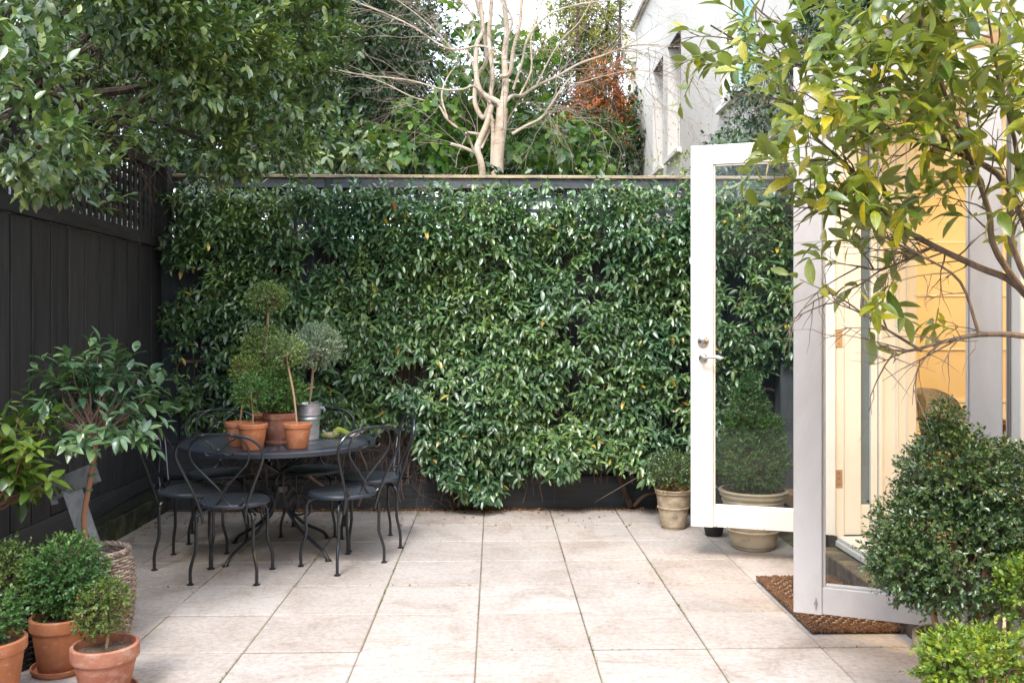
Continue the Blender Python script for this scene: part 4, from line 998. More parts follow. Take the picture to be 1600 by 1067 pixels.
box_ball('box_bush', 'fresh green box bush cut off by the right edge, above the corner bush', 'bush', gb, [[(0, 0, -.02), (0, 0, .05), (0, 0, .1)]],
         [(*rel(gb, 1603, 925, 2.86), .105, .10, .115)], 'box_bright', leaf=.02, dens=1.0, splen=.05, lump=.2)

# ------------------------------------------------------------------ citrus tree
ct = thing('lemon_tree', 'lemon tree with large yellow green leaves hanging in from the upper right', 'tree', (1.84, 2.80, 0))
fb = (1.84, 2.80, 0)
def cp(px, py, Y): return rw(fb, px, py, Y)
MB().tube(smooth([(0, 0, 0), (.01, 0, .5), (-.01, 0, .95), (-.02, .02, 1.35)], 4), [.035]*5+[.03]*4+[.026]*4, 10).build('trunk', M['bark_citrus'], ct)
top = Vector((-.02, .02, 1.33))
main = [
 ([top, cp(1590, 447, 2.82), cp(1530, 418, 2.83), cp(1460, 385, 2.85), cp(1400, 348, 2.87), cp(1350, 290, 2.9), cp(1325, 260, 2.92), cp(1270, 210, 2.94), cp(1230, 150, 2.96)], .013),
 ([top, cp(1600, 525, 2.75), cp(1530, 523, 2.76), cp(1470, 535, 2.78), cp(1420, 548, 2.8), cp(1380, 545, 2.8)], .011),
 ([top, cp(1580, 300, 2.85), cp(1500, 240, 2.86), cp(1440, 185, 2.9), cp(1380, 140, 2.92), cp(1290, 110, 2.95), cp(1200, 90, 3.0), cp(1110, 40, 3.02)], .012),
 ([top, cp(1560, 400, 2.8), cp(1545, 330, 2.8), cp(1510, 230, 2.78), cp(1470, 130, 2.75), cp(1440, 30, 2.75), cp(1420, -60, 2.75)], .012),
 ([top, cp(1580, 380, 2.7), cp(1590, 250, 2.68), cp(1560, 120, 2.65), cp(1540, 0, 2.62)], .011),
 ([cp(1400, 348, 2.87), cp(1330, 330, 2.9), cp(1260, 310, 2.92), cp(1200, 285, 2.95)], .006),
 ([cp(1500, 240, 2.86), cp(1420, 215, 2.8), cp(1340, 190, 2.75), cp(1270, 175, 2.7)], .007),
 ([cp(1440, 548, 2.79), cp(1370, 505, 2.82), cp(1320, 470, 2.85), cp(1290, 455, 2.86)], .005),
 ([cp(1460, 385, 2.85), cp(1380, 420, 2.85), cp(1330, 415, 2.88)], .005),
 ([cp(1290, 110, 2.95), cp(1250, 60, 2.95), cp(1190, 20, 2.98), cp(1160, -20, 2.98)], .006),
 ([cp(1530, 523, 2.76), cp(1500, 440, 2.74), cp(1440, 400, 2.7), cp(1400, 380, 2.68)], .006),
]
rnd = random.Random(9); ends = []; tw = MB()
for pts, r0 in main:
    s = smooth(pts, 4); n = len(s); MB().tube(s, [r0*(1-.75*i/(n-1)) for i in range(n)], 8).build('branch', M['bark_citrus'], ct)
    for k in range(int(2.0*len(pts))):
        i = rnd.randint(n//4, n-2); d = (s[i+1]-s[i]).normalized()
        dd = d*.7+Vector((rnd.gauss(-.1, .6), rnd.gauss(-.1, .5), rnd.gauss(-.0, .55)))
        twiggy(tw, s[i], dd, rnd.uniform(.12, .28), .0035, 1, rnd, .6, -.03, 4, 4, 3, ends)
    ends.append((s[-1], (s[-1]-s[-3]).normalized()))
q = tw.build('twigs', M['bark_citrus'], ct); q['kind'] = 'stuff'
# foliage mass: extra shoot tips inside the crown
ext = []
def pixok(px, py):
    # outline of the crown in elevation, as read off the tree
    if px > 1390: return py < 430
    if px > 1300: return py < 330
    if px > 1220: return 30 < py < 230 or 250 < py < 330
    return False
for k in range(400):
    px, py = rnd.uniform(1205, 1640), rnd.uniform(-60, 400)
    if not pixok(px, py): continue
    if rnd.random() < (.15 if py < 240 else .5): continue
    if px > 1430 and py > 290 and rnd.random() < .6: continue
    Y = rnd.uniform(2.45, 3.1); ext.append((cp(px, py, Y), Vector((rnd.gauss(-.4, .6), rnd.gauss(-.4, .5), rnd.gauss(.05, .4)))))
for k in range(9): ext.append((cp(rnd.uniform(1110, 1190), rnd.uniform(40, 110), 3.0), Vector((-.8, rnd.gauss(0, .4), rnd.gauss(.1, .3)))))
def keepp(p):
    q = p+Vector(fb); fw = q.x*math.sin(YAW)+q.y*math.cos(YAW); px = PX0+F*(q.x*math.cos(YAW)-q.y*math.sin(YAW))/fw; py = PY0-F*(q.z-EYE)/fw
    if py < 120: k = .9 if px > 1250 else (.6 if 1080 < px else 0)
    elif py < 240: k = .9 if px > 1340 else (.62 if px > 1240 else (.5 if px > 1195 else 0))
    elif py < 330: k = .8 if px > 1330 else (.5 if px > 1190 else 0)
    elif py < 420: k = .45 if px > 1290 else 0
    elif py < 540: k = .26 if px > 1285 else 0
    else: k = 0
    return rnd.random() < k
allp = [(p, d) for p, d in ends+ext if keepp(p)]
tt = MB()
for p, d in allp: tt.tube([p, p+d.normalized()*.09], [.0025, .0015], 4, False)
q = tt.build('shoots', M['moss_leaf'], ct); q['kind'] = 'stuff'
P = [tuple(Vector(fb)+p) for p, d in allp]; D = [tuple(d) for p, d in allp]
Lf = sprigs(P, D, .11, 5, .09, 58, .06, upn=1.0, jit=.38)
leaves(Lf, tpl_fine(.40, .16, .26), M['citrus'], ct, 'foliage', 300, clip=lambda p: (p[:, 0] < 1.90) & (p[:, 2] > 1.2))
# a few whitish buds
mb = MB()
for px, py in ((1348, 65), (1352, 70), (1342, 72)): c = cp(px, py, 2.6); mb.lathe([(0, -.006), (.006, 0), (0, .008)], 8, tuple(c))
mb.build('flower_bud', M['render_white'], ct)

# ------------------------------------------------------------------ climbing vine on the back fence
vn = thing('climbing_vine', 'star jasmine vine smothering the back fence with glossy green leaves', 'vine', (0, 6.85, 0))
def vine_low(px):
    pts = [(262, 640), (290, 690), (330, 660), (380, 700), (450, 700), (540, 680), (590, 665), (650, 690), (690, 765), (780, 760), (850, 725), (890, 745), (950, 715), (1000, 745), (1090, 770), (1130, 640), (1180, 590), (1225, 560)]
    for (a, b), (c, d) in zip(pts, pts[1:]):
        if a <= px <= c: return b+(d-b)*(px-a)/(c-a)
    return 560
def nzv(x, z, s, o=0): return noise.noise(Vector((x*s, z*s, o)))
P = []; D = []
rnd = random.Random(4); nrm_ = 0
while len(P) < 8800:
    px = rnd.uniform(255, 1235); py = rnd.uniform(288, 800)
    lo = vine_low(px) + 30*nzv(px/60, 1, 1.3)
    if py > lo: continue
    left = 285+ (0 if py > 340 else 0)
    if px < 268+12*math.sin(py/17)+10*nzv(py/30, 3, 1): continue
    a = at(px, py, 6.72); x, z = a.x, a.z
    den = .74+1.1*nzv(x, z, 2.4, 5)+1.1*nzv(x, z, 6.5, 9)
    if px < 370: den -= .25
    if 575 < px < 700 and py > 580: den -= .1
    if px < 460 and py > 520: den -= .1
    if px > 1110: den -= .12
    if py < 400: den += .3
    if py < 345: den -= .1
    if py < 308 and rnd.random() < .75: continue
    if rnd.random() > min(1, max(.05, den*1.25)): continue
    th = .10+.13*max(0, .5+nzv(x, z, 1.7, 2))+.09*nzv(x, z, 5, 7)
    if z > 2.2: th *= max(.35, 1-(z-2.2)*1.6)
    if px < 330: th *= .6
    Y = 6.93-th-rnd.uniform(0, .09)
    Y = min(Y, 6.90); b = at(px, py, Y)
    P.append(tuple(b)); dx = rnd.gauss(0, .5); D.append((dx, -1, rnd.gauss(.02, .42)))
hi = np.array([p[2] > 1.75+.25*noise.noise(Vector(p)*2) for p in P]); PA, DA = np.array(P), np.array(D)
Lf = cat(sprigs(PA[~hi], DA[~hi], .10, 6, .084, 72, .36, alt=False, upn=1.1, jit=.28), sprigs(PA[hi], DA[hi], .10, 6, .08, 68, .16, alt=False, upn=2.2, jit=.3))
# deep layer near the fence for density
Pd = [(p[0]+rnd.gauss(0, .03), min(6.90, p[1]+.08), p[2]+rnd.gauss(0, .03)) for p in P[::3]]
Lf[3] = Lf[3]*rng.choice([.6, .85, 1.0, 1.15], len(Lf[3]), p=[.15, .3, .35, .2])
Lf = cat(Lf, sprigs(Pd, D[::3], .06, 4, .065, 75, .4, alt=False))
leaves(Lf, tpl_mid(.36, .14, .22), M['jasmine'], vn, 'foliage', 300, single_tpl=tpl_fine(.36, .14, .22), clip=lambda p: p[:, 1] < 6.93)
# fallen / autumn leaves caught in it
for px, py in ((632, 342), (617, 330), (712, 404), (901, 708), (338, 463), (664, 304)):
    a = at(px, py, 6.62); V_, F_ = tpl_fine(.5); me = np_mesh('dead_leaf', V_.copy(), F_, True); 
    o = put('dead_leaf', me, M['dead_needle'] if px != 632 else M['drybrown'], vn); o.location = Vector(a)-Vector((0, 6.85, 0)); o.scale = (.07,)*3; o.rotation_euler = (rnd.uniform(.6, 1.4), rnd.uniform(-1, 1), rnd.uniform(-3, 3))
# hanging brown stems
sm = MB()
for k in range(560):
    px = rnd.choice([rnd.uniform(285, 1090), rnd.gauss(640, 45), rnd.gauss(640, 40), rnd.gauss(880, 60), rnd.gauss(980, 20), rnd.gauss(500, 60), rnd.gauss(760, 60)])
    py0 = rnd.uniform(320, 690); L_ = rnd.uniform(60, 190); py1 = min(py0+L_, 785 if rnd.random() < .3 else 755)
    if px < 280 or px > 1090: continue
    Y = 6.93-rnd.uniform(.03, .17); pts = []
    ph = rnd.uniform(0, 9)
    for i in range(8):
        t = i/7; pts.append(at(px+8*nzv(ph, t*3, 1.5)+rnd.gauss(0, .8)+14*t*nzv(ph, 4, 3), py0+(py1-py0)*t, Y+.03*nzv(ph, t*2, 2, 3)))
    sm.tube(pts, rnd.uniform(.0012, .0032), 4, False)
for k in range(190):   # tangles low down
    px, py = (rnd.gauss(635, 38), rnd.gauss(700, 45)) if rnd.random() < .6 else (rnd.gauss(450, 60), rnd.gauss(720, 25))
    if py > 780: continue
    p = at(px, py, 6.82); pts = [p]; d = Vector((rnd.gauss(0, 1), rnd.gauss(0, .15), rnd.gauss(0, 1))).normalized()
    for i in range(9):
        d = (d+Vector((rnd.gauss(0, .35), rnd.gauss(0, .08), rnd.gauss(0, .35)))).normalized(); q = pts[-1]+d*.035; q.y = max(6.68, min(6.91, q.y)); q.z = max(.02, q.z); pts.append(q)
    sm.tube(pts, rnd.uniform(.001, .0025), 4, False)
for k in range(60):    # tips over the rail
    px = rnd.uniform(560, 1085); p = at(px, 300, 6.82); d = Vector((rnd.gauss(0, .5), -.1, 1)).normalized(); pts = [p]
    for i in range(5): d = (d+Vector((rnd.gauss(0, .3), 0, rnd.gauss(-.05, .2)))).normalized(); pts.append(pts[-1]+d*.03)
    sm.tube(pts, .0016, 4, False)
q = sm.build('runners', M['twig'], vn, True); q['kind'] = 'stuff'
for pts, r0 in [([(712, 792), (704, 772), (690, 755), (668, 735)], .022), ([(714, 792), (726, 770), (752, 756), (790, 750)], .016), ([(985, 790), (972, 755), (962, 720), (950, 650), (955, 560)], .030), ([(990, 790), (1010, 772), (1040, 768), (1075, 760)], .016),
                ([(300, 565), (283, 566), (276, 578), (282, 592)], .012), ([(300, 566), (330, 560), (360, 548)], .010), ([(1190, 770), (1185, 660), (1170, 600), (1150, 575)], .012), ([(1210, 610), (1185, 600), (1165, 560), (1150, 520)], .012), ([(1225, 625), (1212, 650), (1205, 690), (1200, 740)], .014),
                ([(560, 790), (575, 740), (560, 690), (590, 640)], .010), ([(700, 640), (706, 700), (700, 770)], .007), ([(520, 770), (480, 740), (460, 700), (420, 690)], .012), ([(340, 770), (370, 745), (400, 740)], .008)]:
    s = smooth([at(a, b, 6.80 if b < 780 else 6.86) for a, b in pts], 4); n = len(s)
    MB().tube([p-Vector((0, 6.85, 0)) for p in s], [r0*(1-.5*i/(n-1)) for i in range(n)], 8).build('stem', M['twig'] if r0 < .02 else M['bark_dark'], vn)
# wire from fence to the ground
wr = thing('guy_wire', 'thin grey wire slanting from the vine down to the soil strip', 'wire', (.8, 6.7, 0))
a, b = at(928, 785, 6.84), at(1005, 740, 6.5)
MB().tube([a-Vector((.8, 6.7, 0)), b-Vector((.8, 6.7, 0))], .003, 6).build('wire', M['steel'], wr)

# ------------------------------------------------------------------ left overhanging evergreen
ev = thing('evergreen_tree', 'large evergreen tree overhanging the left fence with dense grey green leaves', 'tree', (-3.35, 6.0, 0))
fb = (-3.35, 6.0, 0)
MB().tube(smooth([(0, 0, 0), (.02, 0, 1.2), (-.03, 0, 2.4), (.05, .05, 3.2), (.1, 0, 4.2)], 5), [.16-.004*i for i in range(21)], 12).build('trunk', M['bark_dark'], ev)
mains = []
for px, py, Y, r0 in [(20, 60, 3.6, .05), (60, 230, 3.9, .04), (110, 20, 4.3, .05), (250, 60, 4.8, .05), (330, 220, 5.2, .04), (420, 80, 5.6, .05), (450, 200, 6.0, .04), (250, -150, 5.0, .05), (400, -200, 6.0, .05), (0, -200, 4.0, .05), (200, 200, 6.0, .04), (60, 100, 5.5, .04)]:
    e = rw(fb, px, py, Y); o = Vector((.0, 0, rnd.uniform(2.0, 3.2)))
    p, rs = limb(o, e, r0, r0*.25, .10, 9, px*.1+py); MB().tube(p, rs, 7).build('branch', M['bark_dark'], ev); mains.append((p, rs)) if py < 180 else None
tw = MB()
for p, rs in mains:
    for k in range(9):
        i = rnd.randint(2, 8); twiggy(tw, p[i], Vector((rnd.gauss(0, 1), rnd.gauss(0, 1), rnd.gauss(-.2, .7))), rnd.uniform(.3, .7), .010, 2, rnd, .6, -.04, 4, 4, 3)
q = tw.build('twigs', M['bark_dark'], ev); q['kind'] = 'stuff'
def blobs_to(lst, density, leaf, k, splen, splay, droop, inner=.5, lump=.2, flatten=None, out=(0, 0, 0), gap=None, upn=.9):
    Ls = []
    for bi, (px, py, Y, rx, ry, rz) in enumerate(lst):
        gapf = gap
        c = at(px, py, Y); area = 4*math.pi*(rx*ry+rx*rz+ry*rz)/3
        n = max(8, int(area*density))
        Pp, Dd = blob_points(c, (rx, ry, rz), n, inner, lump, bi*1.7+px, 2.4)
        if gapf is not None:
            kk = np.array([noise.noise(Vector(q)*gapf[0]) for q in Pp]) > gapf[1]+rng.normal(0, .05, len(Pp)); Pp, Dd = Pp[kk], Dd[kk]
        Dd = unit(Dd+rng.normal(0, .4, Dd.shape)+np.array(out))
        Ls.append(sprigs(Pp, Dd, splen, k, leaf, splay, droop, upn=upn, jit=.3))
    return cat(*Ls)
EV = [(420, 60, 5.8, .42, .45, .42), (480, 40, 6.0, .22, .3, .45), (400, 160, 5.6, .36, .4, .24), (330, 60, 5.2, .38, .4, .33), (445, 175, 5.9, .28, .35, .22), (340, 228, 5.3, .30, .32, .14), (405, 238, 5.5, .22, .3, .11),
      (270, 30, 4.9, .36, .4, .18), (200, 10, 4.6, .30, .3, .12), (300, 120, 5.0, .22, .3, .13), (250, 215, 5.2, .14, .25, .08),
      (15, 60, 3.3, .13, .25, .17), (30, 150, 3.4, .15, .22, .09), (75, 130, 3.6, .07, .15, .05), (25, 215, 3.5, .12, .2, .07), (75, 235, 3.9, .16, .25, .08), (120, 262, 4.2, .11, .2, .06), (60, 275, 4.0, .16, .25, .06), (120, 318, 4.1, .06, .12, .035), (150, 205, 4.6, .10, .2, .05),
      (120, 80, 6.2, .5, .4, .4), (230, 130, 6.4, .4, .4, .3), (150, -50, 4.8, .6, .6, .22), (330, -70, 5.6, .7, .6, .3), (450, -80, 6.2, .5, .5, .35), (30, -60, 3.8, .35, .5, .2), (60, 30, 6.8, .6, .5, .5)]
Lf = blobs_to(EV, 215, .072, 8, .15, 50, -.04, inner=.35, lump=.24, out=(.2, -.35, .25), gap=(4.6, -.02), upn=1.5)
leaves(Lf, tpl_mid(.45, .14, .14), M['laurel'], ev, 'foliage', 300, single_tpl=tpl_fine(.46, .12, .14), clip=lambda p: (p[:, 2] > 1.95))
# neighbour's wall behind the left fence
nw = thing('neighbour_wall', 'pale grey rendered wall glimpsed through the lattice behind the left fence', 'wall', (-4.6, 7, 0))
MB().bbox(-4.7, -4.55, 1.0, 12.5, 0, 3.2, .01).build('wall_face', M['side_white'], nw, True)
MB().bbox(-4.74, -4.50, 1.0, 12.5, 3.203, 3.27, .01).build('coping', M['roofing'], nw, True)

# ------------------------------------------------------------------ background vegetation
def bgtree(name, label, cat_, loc, lst, density, leaf, mt, k=8, splen=.25, splay=50, droop=.1, trunk=None, tpl=T_l, singles=0, inner=.3, lump=.25, bark='bark_dark', out=(0, -.2, 0), group=None):
    t = thing(name, label, cat_, loc, 0, group)
    if trunk:
        h, r0 = trunk
        p, rs = limb((0, 0, 0), (.05, 0, h), r0, r0*.3, .03, 8, loc[0]); MB().tube(p, rs, 8).build('trunk', M[bark], t)
        for q in lst:
            e = at(q[0], q[1], q[2])-Vector(loc); j = min(8, max(2, int(8*max(.2, min(.95, (e.z-.5)/h))))); a = p[j-1]
            pp, rr = limb(a, e, r0*.35, r0*.08, .1, 5, q[0]); MB().tube(pp, rr, 6).build('branch', M[bark], t)
    leaves(blobs_to(lst, density, leaf, k, splen, splay, droop, inner, lump, out=out), tpl, M[mt], t, 'crown' if trunk else 'foliage', singles)
    return t
bgtree('evergreen_tree', 'dark bushy evergreen rising behind the fence left of the bare tree', 'tree', (-2.6, 9.6, 0),
       [(520, 90, 9.4, .65, .6, .8), (600, 160, 9.6, .45, .5, .5), (560, 40, 9.6, .55, .5, .6), (620, 60, 9.9, .35, .4, .45), (500, 210, 9.2, .6, .5, .35), (590, 235, 9.5, .5, .4, .25), (540, -40, 9.6, .8, .6, .5)], 75, .10, 'ivy', trunk=(4.2, .12), tpl=T_m)
bgtree('viburnum_shrub', 'viburnum shrub with pale glossy leaves just above the fence capping, left of centre', 'shrub', (-1.75, 7.75, 0),
       [(560, 245, 7.7, .24, .2, .14), (520, 262, 7.7, .14, .2, .10), (600, 262, 7.75, .16, .2, .10), (548, 228, 7.7, .12, .15, .10)], 60, .13, 'laurel', 6, .16, 60, .3, trunk=(2.4, .03), tpl=tpl_mid(.46, .1, .25), singles=60)
bgtree('broadleaf_shrub', 'green shrub with large soft leaves behind the pale bare tree', 'shrub', (-.35, 9.0, 0),
       [(700, 210, 8.9, .5, .3, .3), (790, 100, 9.1, .35, .3, .35), (740, 130, 9.0, .35, .3, .3), (840, 215, 9.0, .45, .3, .25), (650, 250, 8.8, .45, .3, .2), (900, 240, 9.0, .4, .3, .15), (730, 30, 9.2, .2, .2, .1)], 34, .14, 'bigleaf', 6, .22, 65, .35, trunk=(3.4, .04), tpl=tpl_mid(.62, .08, .2), singles=80)
bgtree('conifer', 'green conifer with drooping sprays behind the bare tree to the left', 'tree', (-1.3, 11.5, 0),
       [(640, 90, 11.4, .5, .5, .8), (660, 180, 11.4, .7, .5, .5), (600, 20, 11.4, .5, .5, .5)], 130, .10, 'conifer', 10, .3, 35, .5, trunk=(5.2, .06), tpl=tpl_low(.3, .1), bark='bark_dark')
bgtree('conifer', 'yellowish conifer top against the white sky right of the bare tree', 'tree', (1.75, 14, 0),
       [(925, 40, 14, .36, .4, .5), (935, 20, 14, .28, .3, .4), (930, 95, 13.9, .5, .4, .35), (860, 60, 14, .5, .4, .35), (905, 20, 14, .2, .3, .3), (820, 110, 14, .6, .4, .4)], 95, .12, 'conifer_yellow', 9, .3, 38, .4, trunk=(7.2, .06), tpl=tpl_low(.3, .1))
bgtree('conifer', 'conifer with rust brown dead foliage beside the cream building corner', 'tree', (1.7, 12.5, 0),
       [(930, 165, 12.4, .38, .3, .32), (948, 130, 12.4, .22, .3, .3), (905, 195, 12.4, .22, .3, .2), (945, 195, 12.5, .2, .3, .2)], 110, .09, 'dead_needle', 9, .22, 45, .5, trunk=(6.0, .06), tpl=tpl_low(.28, .1))
bgtree('conifer', 'dark conifer between the rust brown branches and the bare tree', 'tree', (1.2, 13.3, 0),
       [(880, 150, 13.2, .4, .4, .5), (938, 205, 13.0, .25, .3, .5), (930, 120, 13.2, .25, .3, .4), (840, 190, 13, .5, .4, .4)], 105, .11, 'conifer', 9, .28, 40, .5, trunk=(6.4, .06), tpl=tpl_low(.3, .1))
bgtree('cypress_hedge', 'low dark green cypress hedge above the fence capping left of the building', 'hedge', (1.15, 10.5, 0),
       [(900, 248, 10.4, .55, .3, .28), (930, 240, 10.4, .36, .3, .33), (840, 262, 10.4, .5, .3, .2), (930, 215, 10.4, .25, .3, .22)], 170, .065, 'conifer', 10, .16, 40, .2, tpl=tpl_low(.34, .1))
bgtree('small_leaved_shrub', 'feathery pale green shrub poking above the fence by the building', 'shrub', (2.1, 8.0, 0),
       [(1060, 268, 7.9, .22, .15, .10), (1015, 272, 7.9, .14, .12, .05), (940, 272, 7.8, .18, .12, .04), (1090, 255, 7.9, .12, .1, .12)], 90, .035, 'sage', 8, .12, 50, .1, trunk=(2.3, .015))
bgtree('evergreen_tree', 'distant dark tree line filling the gap behind the conifers', 'tree', (-3.5, 17, 0),
       [(500, 200, 17, 1.6, .6, 1.0), (640, 230, 17, 1.4, .6, .7), (760, 240, 17, 1.3, .6, .6), (870, 245, 17, 1.2, .6, .6), (980, 230, 17.5, 1.1, .6, .8), (420, 60, 17, 1.6, .6, 1.6), (570, 70, 17.5, 1.0, .6, 1.2)], 60, .17, 'conifer', 8, .3, 50, .1, trunk=(4, .15))

bgtree('shrub_hedge', 'dark shrubby hedge pressed against the far side of the lattice topped fence', 'hedge', (0, 7.6, 0),
       [(200+60*i, 330+(i%3)*14, 7.75, .26, .2, .38) for i in range(19)], 48, .085, 'ivy', 7, .16, 55, .2)
bgtree('evergreen_tree', 'deep shaded evergreen filling the corner behind the two fences on the left', 'tree', (-3.6, 10.5, 0),
       [(260, 120, 10.4, .8, .5, .9), (330, 200, 10.2, .7, .5, .6), (420, 230, 10.0, .7, .5, .5), (380, 60, 10.4, .9, .5, .8), (470, 120, 10.2, .5, .5, .8), (300, 290, 10.2, .6, .5, .4), (180, 40, 10.6, .8, .5, .6), (440, 280, 10, .5, .4, .3), (60, 60, 10.4, .9, .5, .7), (150, 120, 10.4, .8, .5, .5), (-40, 0, 10.4, .9, .5, .8), (230, 30, 10.6, .8, .5, .7), (400, -20, 10.4, .8, .5, .6)], 70, .12, 'ivy', 7, .2, 52, .15, trunk=(5, .12), tpl=T_m)
# pale bare tree behind the fence
bt = thing('birch_tree', 'bare pale barked birch with many upright stems behind the middle of the fence', 'tree', (.02, 8.4, 0))
fb = (.02, 8.4, 0)
def bp(px, py, dy=0): return rw(fb, px, py, 8.4+dy)
TR = [ # (points, r0, r1)
 ([(775, 620), (776, 400), (777, 275), (778, 240), (782, 205), (785, 170)], .088, .075),
 ([(765, 620), (758, 400), (754, 272), (746, 235), (752, 215), (762, 190), (768, 165)], .052, .035),
 ([(769, 500), (769, 272), (770, 200), (764, 165), (770, 120), (764, 60), (768, 0), (770, -40)], .026, .028),
 ([(785, 172), (778, 160), (752, 145), (744, 115), (745, 70), (755, 45), (748, -20)], .045, .022),
 ([(764, 170), (755, 185), (742, 160), (746, 120), (760, 95), (755, 40), (744, 0), (735, -50)], .035, .022),
 ([(785, 170), (790, 130), (788, 90), (792, 50), (788, 0), (790, -60)], .05, .028),
 ([(782, 120), (797, 115), (802, 80), (812, 40), (815, 0), (818, -60)], .03, .018),
 ([(793, 60), (800, 30), (782, 0), (775, -30)], .018, .01),
 ([(785, 165), (800, 150), (815, 150), (838, 135), (870, 120), (905, 100), (940, 88), (985, 72), (1030, 70)], .028, .008),
 ([(800, 210), (820, 198), (845, 185), (860, 165), (880, 135), (900, 112)], .022, .008),
 ([(768, 165), (755, 150), (740, 135), (722, 140), (690, 140), (650, 128), (610, 122), (570, 118), (520, 108), (490, 95)], .016, .005),
 ([(775, 80), (750, 72), (715, 78), (690, 72), (650, 45), (610, 25), (560, 5), (530, -10)], .016, .006),
 ([(750, 210), (725, 205), (700, 188), (685, 165), (665, 158), (640, 150), (600, 130), (570, 120)], .02, .005),
 ([(745, 240), (722, 230), (704, 225)], .024, .022),
 ([(742, 240), (732, 215), (728, 208)], .016, .012),
 ([(752, 232), (762, 210), (768, 195)], .018, .014),
 ([(700, 188), (690, 150), (700, 120), (716, 95), (700, 70), (660, 30), (620, 0)], .012, .005),
 ([(802, 140), (815, 100), (825, 60), (855, 25), (900, 8), (960, 0), (1020, -8)], .018, .006),
 ([(838, 135), (860, 90), (880, 60), (905, 35), (925, 0)], .010, .005),
 ([(812, 150), (830, 110), (830, 60), (845, 10), (860, -30)], .014, .008),
 ([(745, 120), (735, 90), (728, 70), (740, 30), (720, 0), (715, -40)], .014, .008),
 ([(870, 120), (900, 130), (940, 120), (990, 110), (1040, 118), (1070, 130)], .007, .003),
]
rnd = random.Random(31); tw = MB()
for k, (pts, r0, r1) in enumerate(TR):
    dy = 0 if k < 4 else .25*math.sin(k*1.7)
    s = smooth([bp(a, b, dy*min(1, i/3)) for i, (a, b) in enumerate(pts)], 4); n = len(s)
    MB().tube(s, [.72*(r0+(r1-r0)*i/(n-1)) for i in range(n)], 10 if r0 > .03 else 7).build('trunk' if k < 3 else 'branch', M['bark_pale'], bt)
    cnt = int(len(pts)*(1.4 if r1 < .012 else 1.1))
    for q in range(cnt):
        i = rnd.randint(n//3, n-2)
        if s[i].z < 2.75: continue
        d = (s[i+1]-s[i]).normalized()
        sd_ = 1 if s[i].x > -.05 else -1
        twiggy(tw, s[i], d*.8+Vector((sd_*abs(rnd.gauss(0, .5)), rnd.gauss(0, .4), rnd.gauss(.1, .5))), rnd.uniform(.4, .9), min(.0042, r1*.5), 2, rnd, .5, -.035, 5, 4, 3)
q = tw.build('twigs', M['twig_pale'], bt); q['kind'] = 'stuff'
tw = MB()
for px, py in ((1000, 80), (1030, 70), (985, 130), (1020, 120), (1060, 110), (850, 165), (870, 180), (1000, 160)):
    for k in range(3 if px > 900 else 4):
        p = bp(px+rnd.uniform(-25, 25), py+rnd.uniform(-10, 10), rnd.uniform(-.4, .1)); twiggy(tw, p, (rnd.gauss(.25, .4), rnd.gauss(-.1, .3), rnd.gauss(-.35, .4)), rnd.uniform(.4, .8), .0035, 2, rnd, .55, -.09, 5, 4, 3)
q = tw.build('twigs', M['twig_pale'], bt); q['kind'] = 'stuff'
P = [bp(rnd.uniform(985, 1110), rnd.uniform(90, 240), rnd.uniform(-.4, .1))+Vector(fb) for _ in range(120)]
leaves(sprigs([tuple(p) for p in P], [(0, 0, -1)]*len(P), .02, 1, .03, 10, .4), tpl_low(.3), M['drybrown'], bt, 'catkins')

# ------------------------------------------------------------------ neighbouring building (facade plane X = 2.8)
NX = 2.8; NZ = 7.32
nb = thing('apartment_house', 'tall pale rendered house with narrow recessed windows and downpipe beyond the fence', 'building', (NX, 13, 0))
def nbx(name, x0, x1, y0, y1, z0, z1, mt='render_grey', b=.004): return MB().bbox(x0, x1, y0, y1, z0, z1, b).build(name, M[mt], nb, True)
ZS, ZTP = 1.39+.967*NX, 1.39+1.615*NX
def yfor(px): 
    a = math.atan((px-PX0)/F)+YAW; return NX/math.tan(a)
wins = [(yfor(1020), yfor(1036)), (yfor(1043), yfor(1064)), (yfor(1127), yfor(1178))]
ye = yfor(990); y0 = 4.6
segs = []; prev = ye
for a, b in wins:
    segs.append((a, prev)); prev = b
segs.append((8.62, prev)); segs.append((y0, 8.62))
for a, b in segs: nbx('wall', NX, NX+.3, a+.001, b-.001, 2.96 if a < 8 else 0, NZ)
for a, b in wins:
    nbx('wall', NX, NX+.3, b, a, 0, ZS-.001); nbx('wall', NX, NX+.3, b, a, ZTP+.001, NZ)
    f = nbx('window', NX+.17, NX+.23, b+.002, a-.002, ZS, ZS+.05, 'frame_white')
    def sub(nm, *a_, mt='frame_white'):
        o = MB().bbox(*a_, .003).build(nm, M[mt], f); o.location = (0, 0, 0); return o
    sub('frame', NX+.17, NX+.23, b+.002, b+.06, ZS+.051, ZTP); sub('frame', NX+.17, NX+.23, a-.06, a-.002, ZS+.051, ZTP)
    sub('frame', NX+.17, NX+.23, b+.061, a-.061, ZTP-.07, ZTP-.001)
    sub('frame', NX+.175, NX+.225, b+.061, a-.061, (ZS+ZTP)/2-.025, (ZS+ZTP)/2+.025)
    sub('pane', NX+.195, NX+.20, b+.061, a-.061, ZS+.051, ZTP-.071, mt='glass_dark' if b > 10 else 'teal')
    nbx('window_sill', NX-.07, NX+.165, b-.04, a+.05, ZS-.07, ZS-.002, 'render_white')
    nbx('lintel', NX+.002, NX+.168, b+.003, a-.003, ZTP-.015, ZTP-.001, 'lintel')
    nbx('reveal', NX+.01, NX+.168, a-.012, a-.003, ZS, ZTP-.016, 'frame_white'); nbx('reveal', NX+.01, NX+.168, b+.003, b+.012, ZS, ZTP-.016, 'sill_grey')
